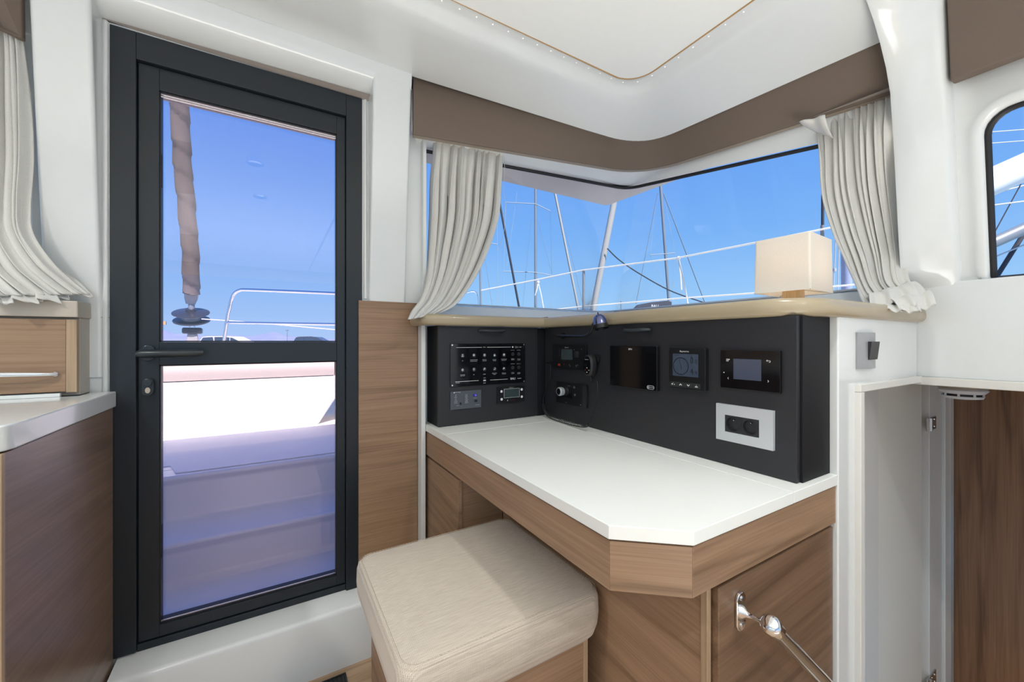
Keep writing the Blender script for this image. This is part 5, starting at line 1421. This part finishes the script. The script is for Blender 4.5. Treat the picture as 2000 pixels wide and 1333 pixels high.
car('car', 578, 642, 657.5, 50, M['card'], 'dark car parked on the quay beyond the bow, near the right side of the door')
q_ = P(561, 668, f=100); lp_ = MB(); lp_.tube([(q_.x, q_.y, -2.0), P(561, 645, f=100)], .06, 8); lp_.tube([P(558, 645.2, f=100), P(564, 644.8, f=100)], .08, 6)
tag(lp_.build('street_lamp', M['mast'], smooth=True), 'tiny pale street lamp on the quay between the two cars', 'street lamp')
ob = P(318, 631, f=9)
tag(MB().box(ob.x - .25, ob.x + .05, ob.y, ob.y + .06, ob.z - .035, ob.z + .04).box(ob.x - .20, ob.x - .16, ob.y, ob.y + .04, -2.0, ob.z).build('sign_board', M['orange']), 'small orange board at the left edge of the door glass', 'board')

def mast(label, pts, r, mat, f_, name='mast'):
    b = MB(); P_ = [P(x, y, f=f_) for x, y in pts]
    b.tube(P_, r if isinstance(r, list) else r, 10)
    return b
def pxr(wpx, f_): return wpx * .46 / FPX * f_
GM = 'boats moored beyond the window'
def boat_mast(x0, y0, x1, y1, wpx, f_, mat, label, name='mast', spreaders=(), stays=(), group=None):
    d = ((x1 - x0) / (y1 - y0))
    low = P(x0 + (700 - y0) * d if y0 < y1 else x1, 700, f=f_)
    base = P(x0 + (760 - y0) * d, 760, f=f_); base.z = -2.0
    t = thing(name, label, 'mast' if name == 'mast' else 'sail', base)
    top_ = P(x0 - d * 60, y0 - 60, f=f_) if True else None
    b = MB(); b.tube([base, P(x1, y1, f=f_), P(x0, y0, f=f_), top_], pxr(wpx, f_), 12)
    b.build('pole' if name == 'mast' else 'sail_roll', M[mat], t, smooth=True)
    for (a, bb, c, d_) in spreaders:
        b = MB(); b.tube([P(a, bb, f=f_ - .05), P(c, d_, f=f_ - .05)], pxr(1.8, f_), 6); b.build('spreader', M['wirelt'], t)
    for (a, bb, c, d_, w_, mt) in stays:
        b = MB(); b.tube([P(a, bb, f=f_), P(c, d_, f=f_)], pxr(w_, f_), 5); b.build('stay', M[mt], t)
    return t
boat_mast(973, 382, 1015, 606, 4.5, 14, 'sailnavy', 'dark navy furled sail leaning right, first spar beside the centre curtain', 'furled_sail',
          stays=((945, 490, 963, 608, .6, 'wire'), ))
boat_mast(1046, 350, 1046, 606, 5.5, 18, 'mast', 'tall upright silver mast with two pairs of spreaders, left in the corner window', 'mast',
          spreaders=((988, 395, 1046, 398), (1046, 398, 1075, 412), (984, 530, 1046, 532), (1046, 532, 1078, 538)),
          stays=((1075, 412, 1078, 538, .6, 'wire'), (988, 395, 984, 530, .6, 'wirelt'), (1078, 538, 1078, 606, .5, 'wirelt'), (984, 530, 984, 606, .5, 'wirelt'), (1038, 425, 1020, 606, .5, 'wire'), (1050, 430, 1078, 535, .5, 'wire'), (1010, 375, 990, 520, .5, 'wirelt')))
boat_mast(1083, 372, 1130, 606, 5, 16, 'sailwhite', 'slim white furled sail leaning right, just right of the tall silver mast', 'furled_sail', stays=((1090, 390, 1140, 600, .7, 'wire'),))
t = boat_mast(1200, 392, 1158, 606, 13, 12, 'sailwhite', 'thick white furled sail leaning left, in the middle of the corner window', 'furled_sail')
b = MB(); b.tube(smooth_path([tuple(P(x, y, f=11.8)) for x, y in ((1186, 485), (1210, 508), (1250, 535), (1310, 568), (1378, 592), (1400, 600))], 30), pxr(2.6, 12), 6); b.build('sheet_line', M['roped'], t, smooth=True)
boat_mast(1291, 376, 1307, 597, 6, 20, 'mast', 'silver mast with dark rigging left of the lamp shade', 'mast',
          spreaders=((1270, 498, 1318, 494),),
          stays=((1284, 378, 1242, 594, 1.2, 'wire'), (1296, 378, 1377, 592, 1.8, 'wire'), (1280, 400, 1270, 500, .5, 'wirelt'), (1300, 400, 1318, 494, .6, 'wirelt'), (1270, 500, 1300, 560, .5, 'wirelt'), (1318, 494, 1312, 597, .6, 'wirelt')))
boat_mast(937, 490, 939, 606, 4, 22, 'mast', 'short silver mast peeping out beside the centre curtain', 'mast', spreaders=((958, 475, 972, 477),), stays=((971, 420, 973, 600, .5, 'wirelt'),))
# bag with lettering, small mooring items
Fb = Frame(P(1242, 605, f=17), (CY, -SY, 0), (0, 0, 1), (-SY, -CY, 0))
k = 17 / FPX
bg_ = thing('sail_bag', 'dark grey sail bag with white lettering at the foot of the corner window', 'sail bag', P(1275, 620, f=17))
MB().fprism(Fb, [(0, -3.34), (0, 3 * k), (8 * k, 11 * k), (30 * k, 15 * k), (60 * k, 18 * k), (70 * k, 16 * k), (72 * k, -3.34)], -.5, .0).build('bag', M['cover'], bg_, bevel=.02)
b = MB(); b.ftext(Fb, 'BALI', 37 * k, 7 * k, 5.5 * k, .02); b.build('lettering', M['white'], bg_)
b = MB(); b.tube(smooth_path([tuple(P(x, y, f=5)) for x, y in ((912, 572), (922, 569), (930, 572), (934, 590), (935, 640), (935, 775))], 20), .008, 8)
tag(b.build('boat_rail', M['chrome'], smooth=True), 'small bent steel rail low beside the centre curtain', 'rail')
b = MB(); q_ = P(1213, 588, f=8); b.tube([q_, (q_.x, q_.y, -2.0)], .010, 8)
tag(b.build('boat_post', M['mast'], smooth=True), 'short thin post at the foot of the window right of the thick white sail', 'post')
# things seen in the aft window
ag = MB()
def ext(p, q, a=.45, b=4.0):
    d = (q - p).normalized(); return [p - d * a, q + d * b]
def band(x0, y0a, x1, y1a, f_, r_): return ext(P(x0, y0a, f=f_), P(x1, y1a, f=f_))
b = MB(); b.tube(band(1930, 358, 2060, 300, 2.6, 0), .090, 20)
tag(b.build('boom', M['gelout'], smooth=True), 'thick pale boom crossing the aft side window', 'boom')
b = MB(); b.tube(band(1930, 478, 2060, 420, 2.8, 0), .040, 16)
tag(b.build('davit_tube', M['mast'], smooth=True), 'pale tube crossing low in the aft side window', 'tube')
for (x0, y0, x1, y1, f_, r_, mt, lb) in ((1930, 258, 2040, 250, 3, .004, 'rope', 'white line across the top of the aft side window'), (1930, 280, 2040, 272, 3, .004, 'rope', 'second white line from the top of the aft side window'),
                                          (1930, 380, 2040, 352, 3.5, .006, 'rope', 'white line right under the boom in the aft side window'), (1930, 402, 2040, 388, 3, .006, 'rope', 'broad white line in the middle of the aft side window'),
                                          (1950, 440, 2010, 330, 3.2, .004, 'roped', 'thin dark line slanting across the aft side window'), (1950, 535, 2010, 440, 3.3, .016, 'roped', 'thick dark strap slanting at the foot of the aft side window'),
                                          (1935, 505, 2040, 462, 3.1, .006, 'rope', 'white line under the pale tube in the aft side window')):
    tag(MB().tube(ext(P(x0, y0, f=f_), P(x1, y1, f=f_), .25, 3.0 if x1 > 2020 else .8), r_, 8).build('rigging_line', M[mt], smooth=True), lb, 'rope')
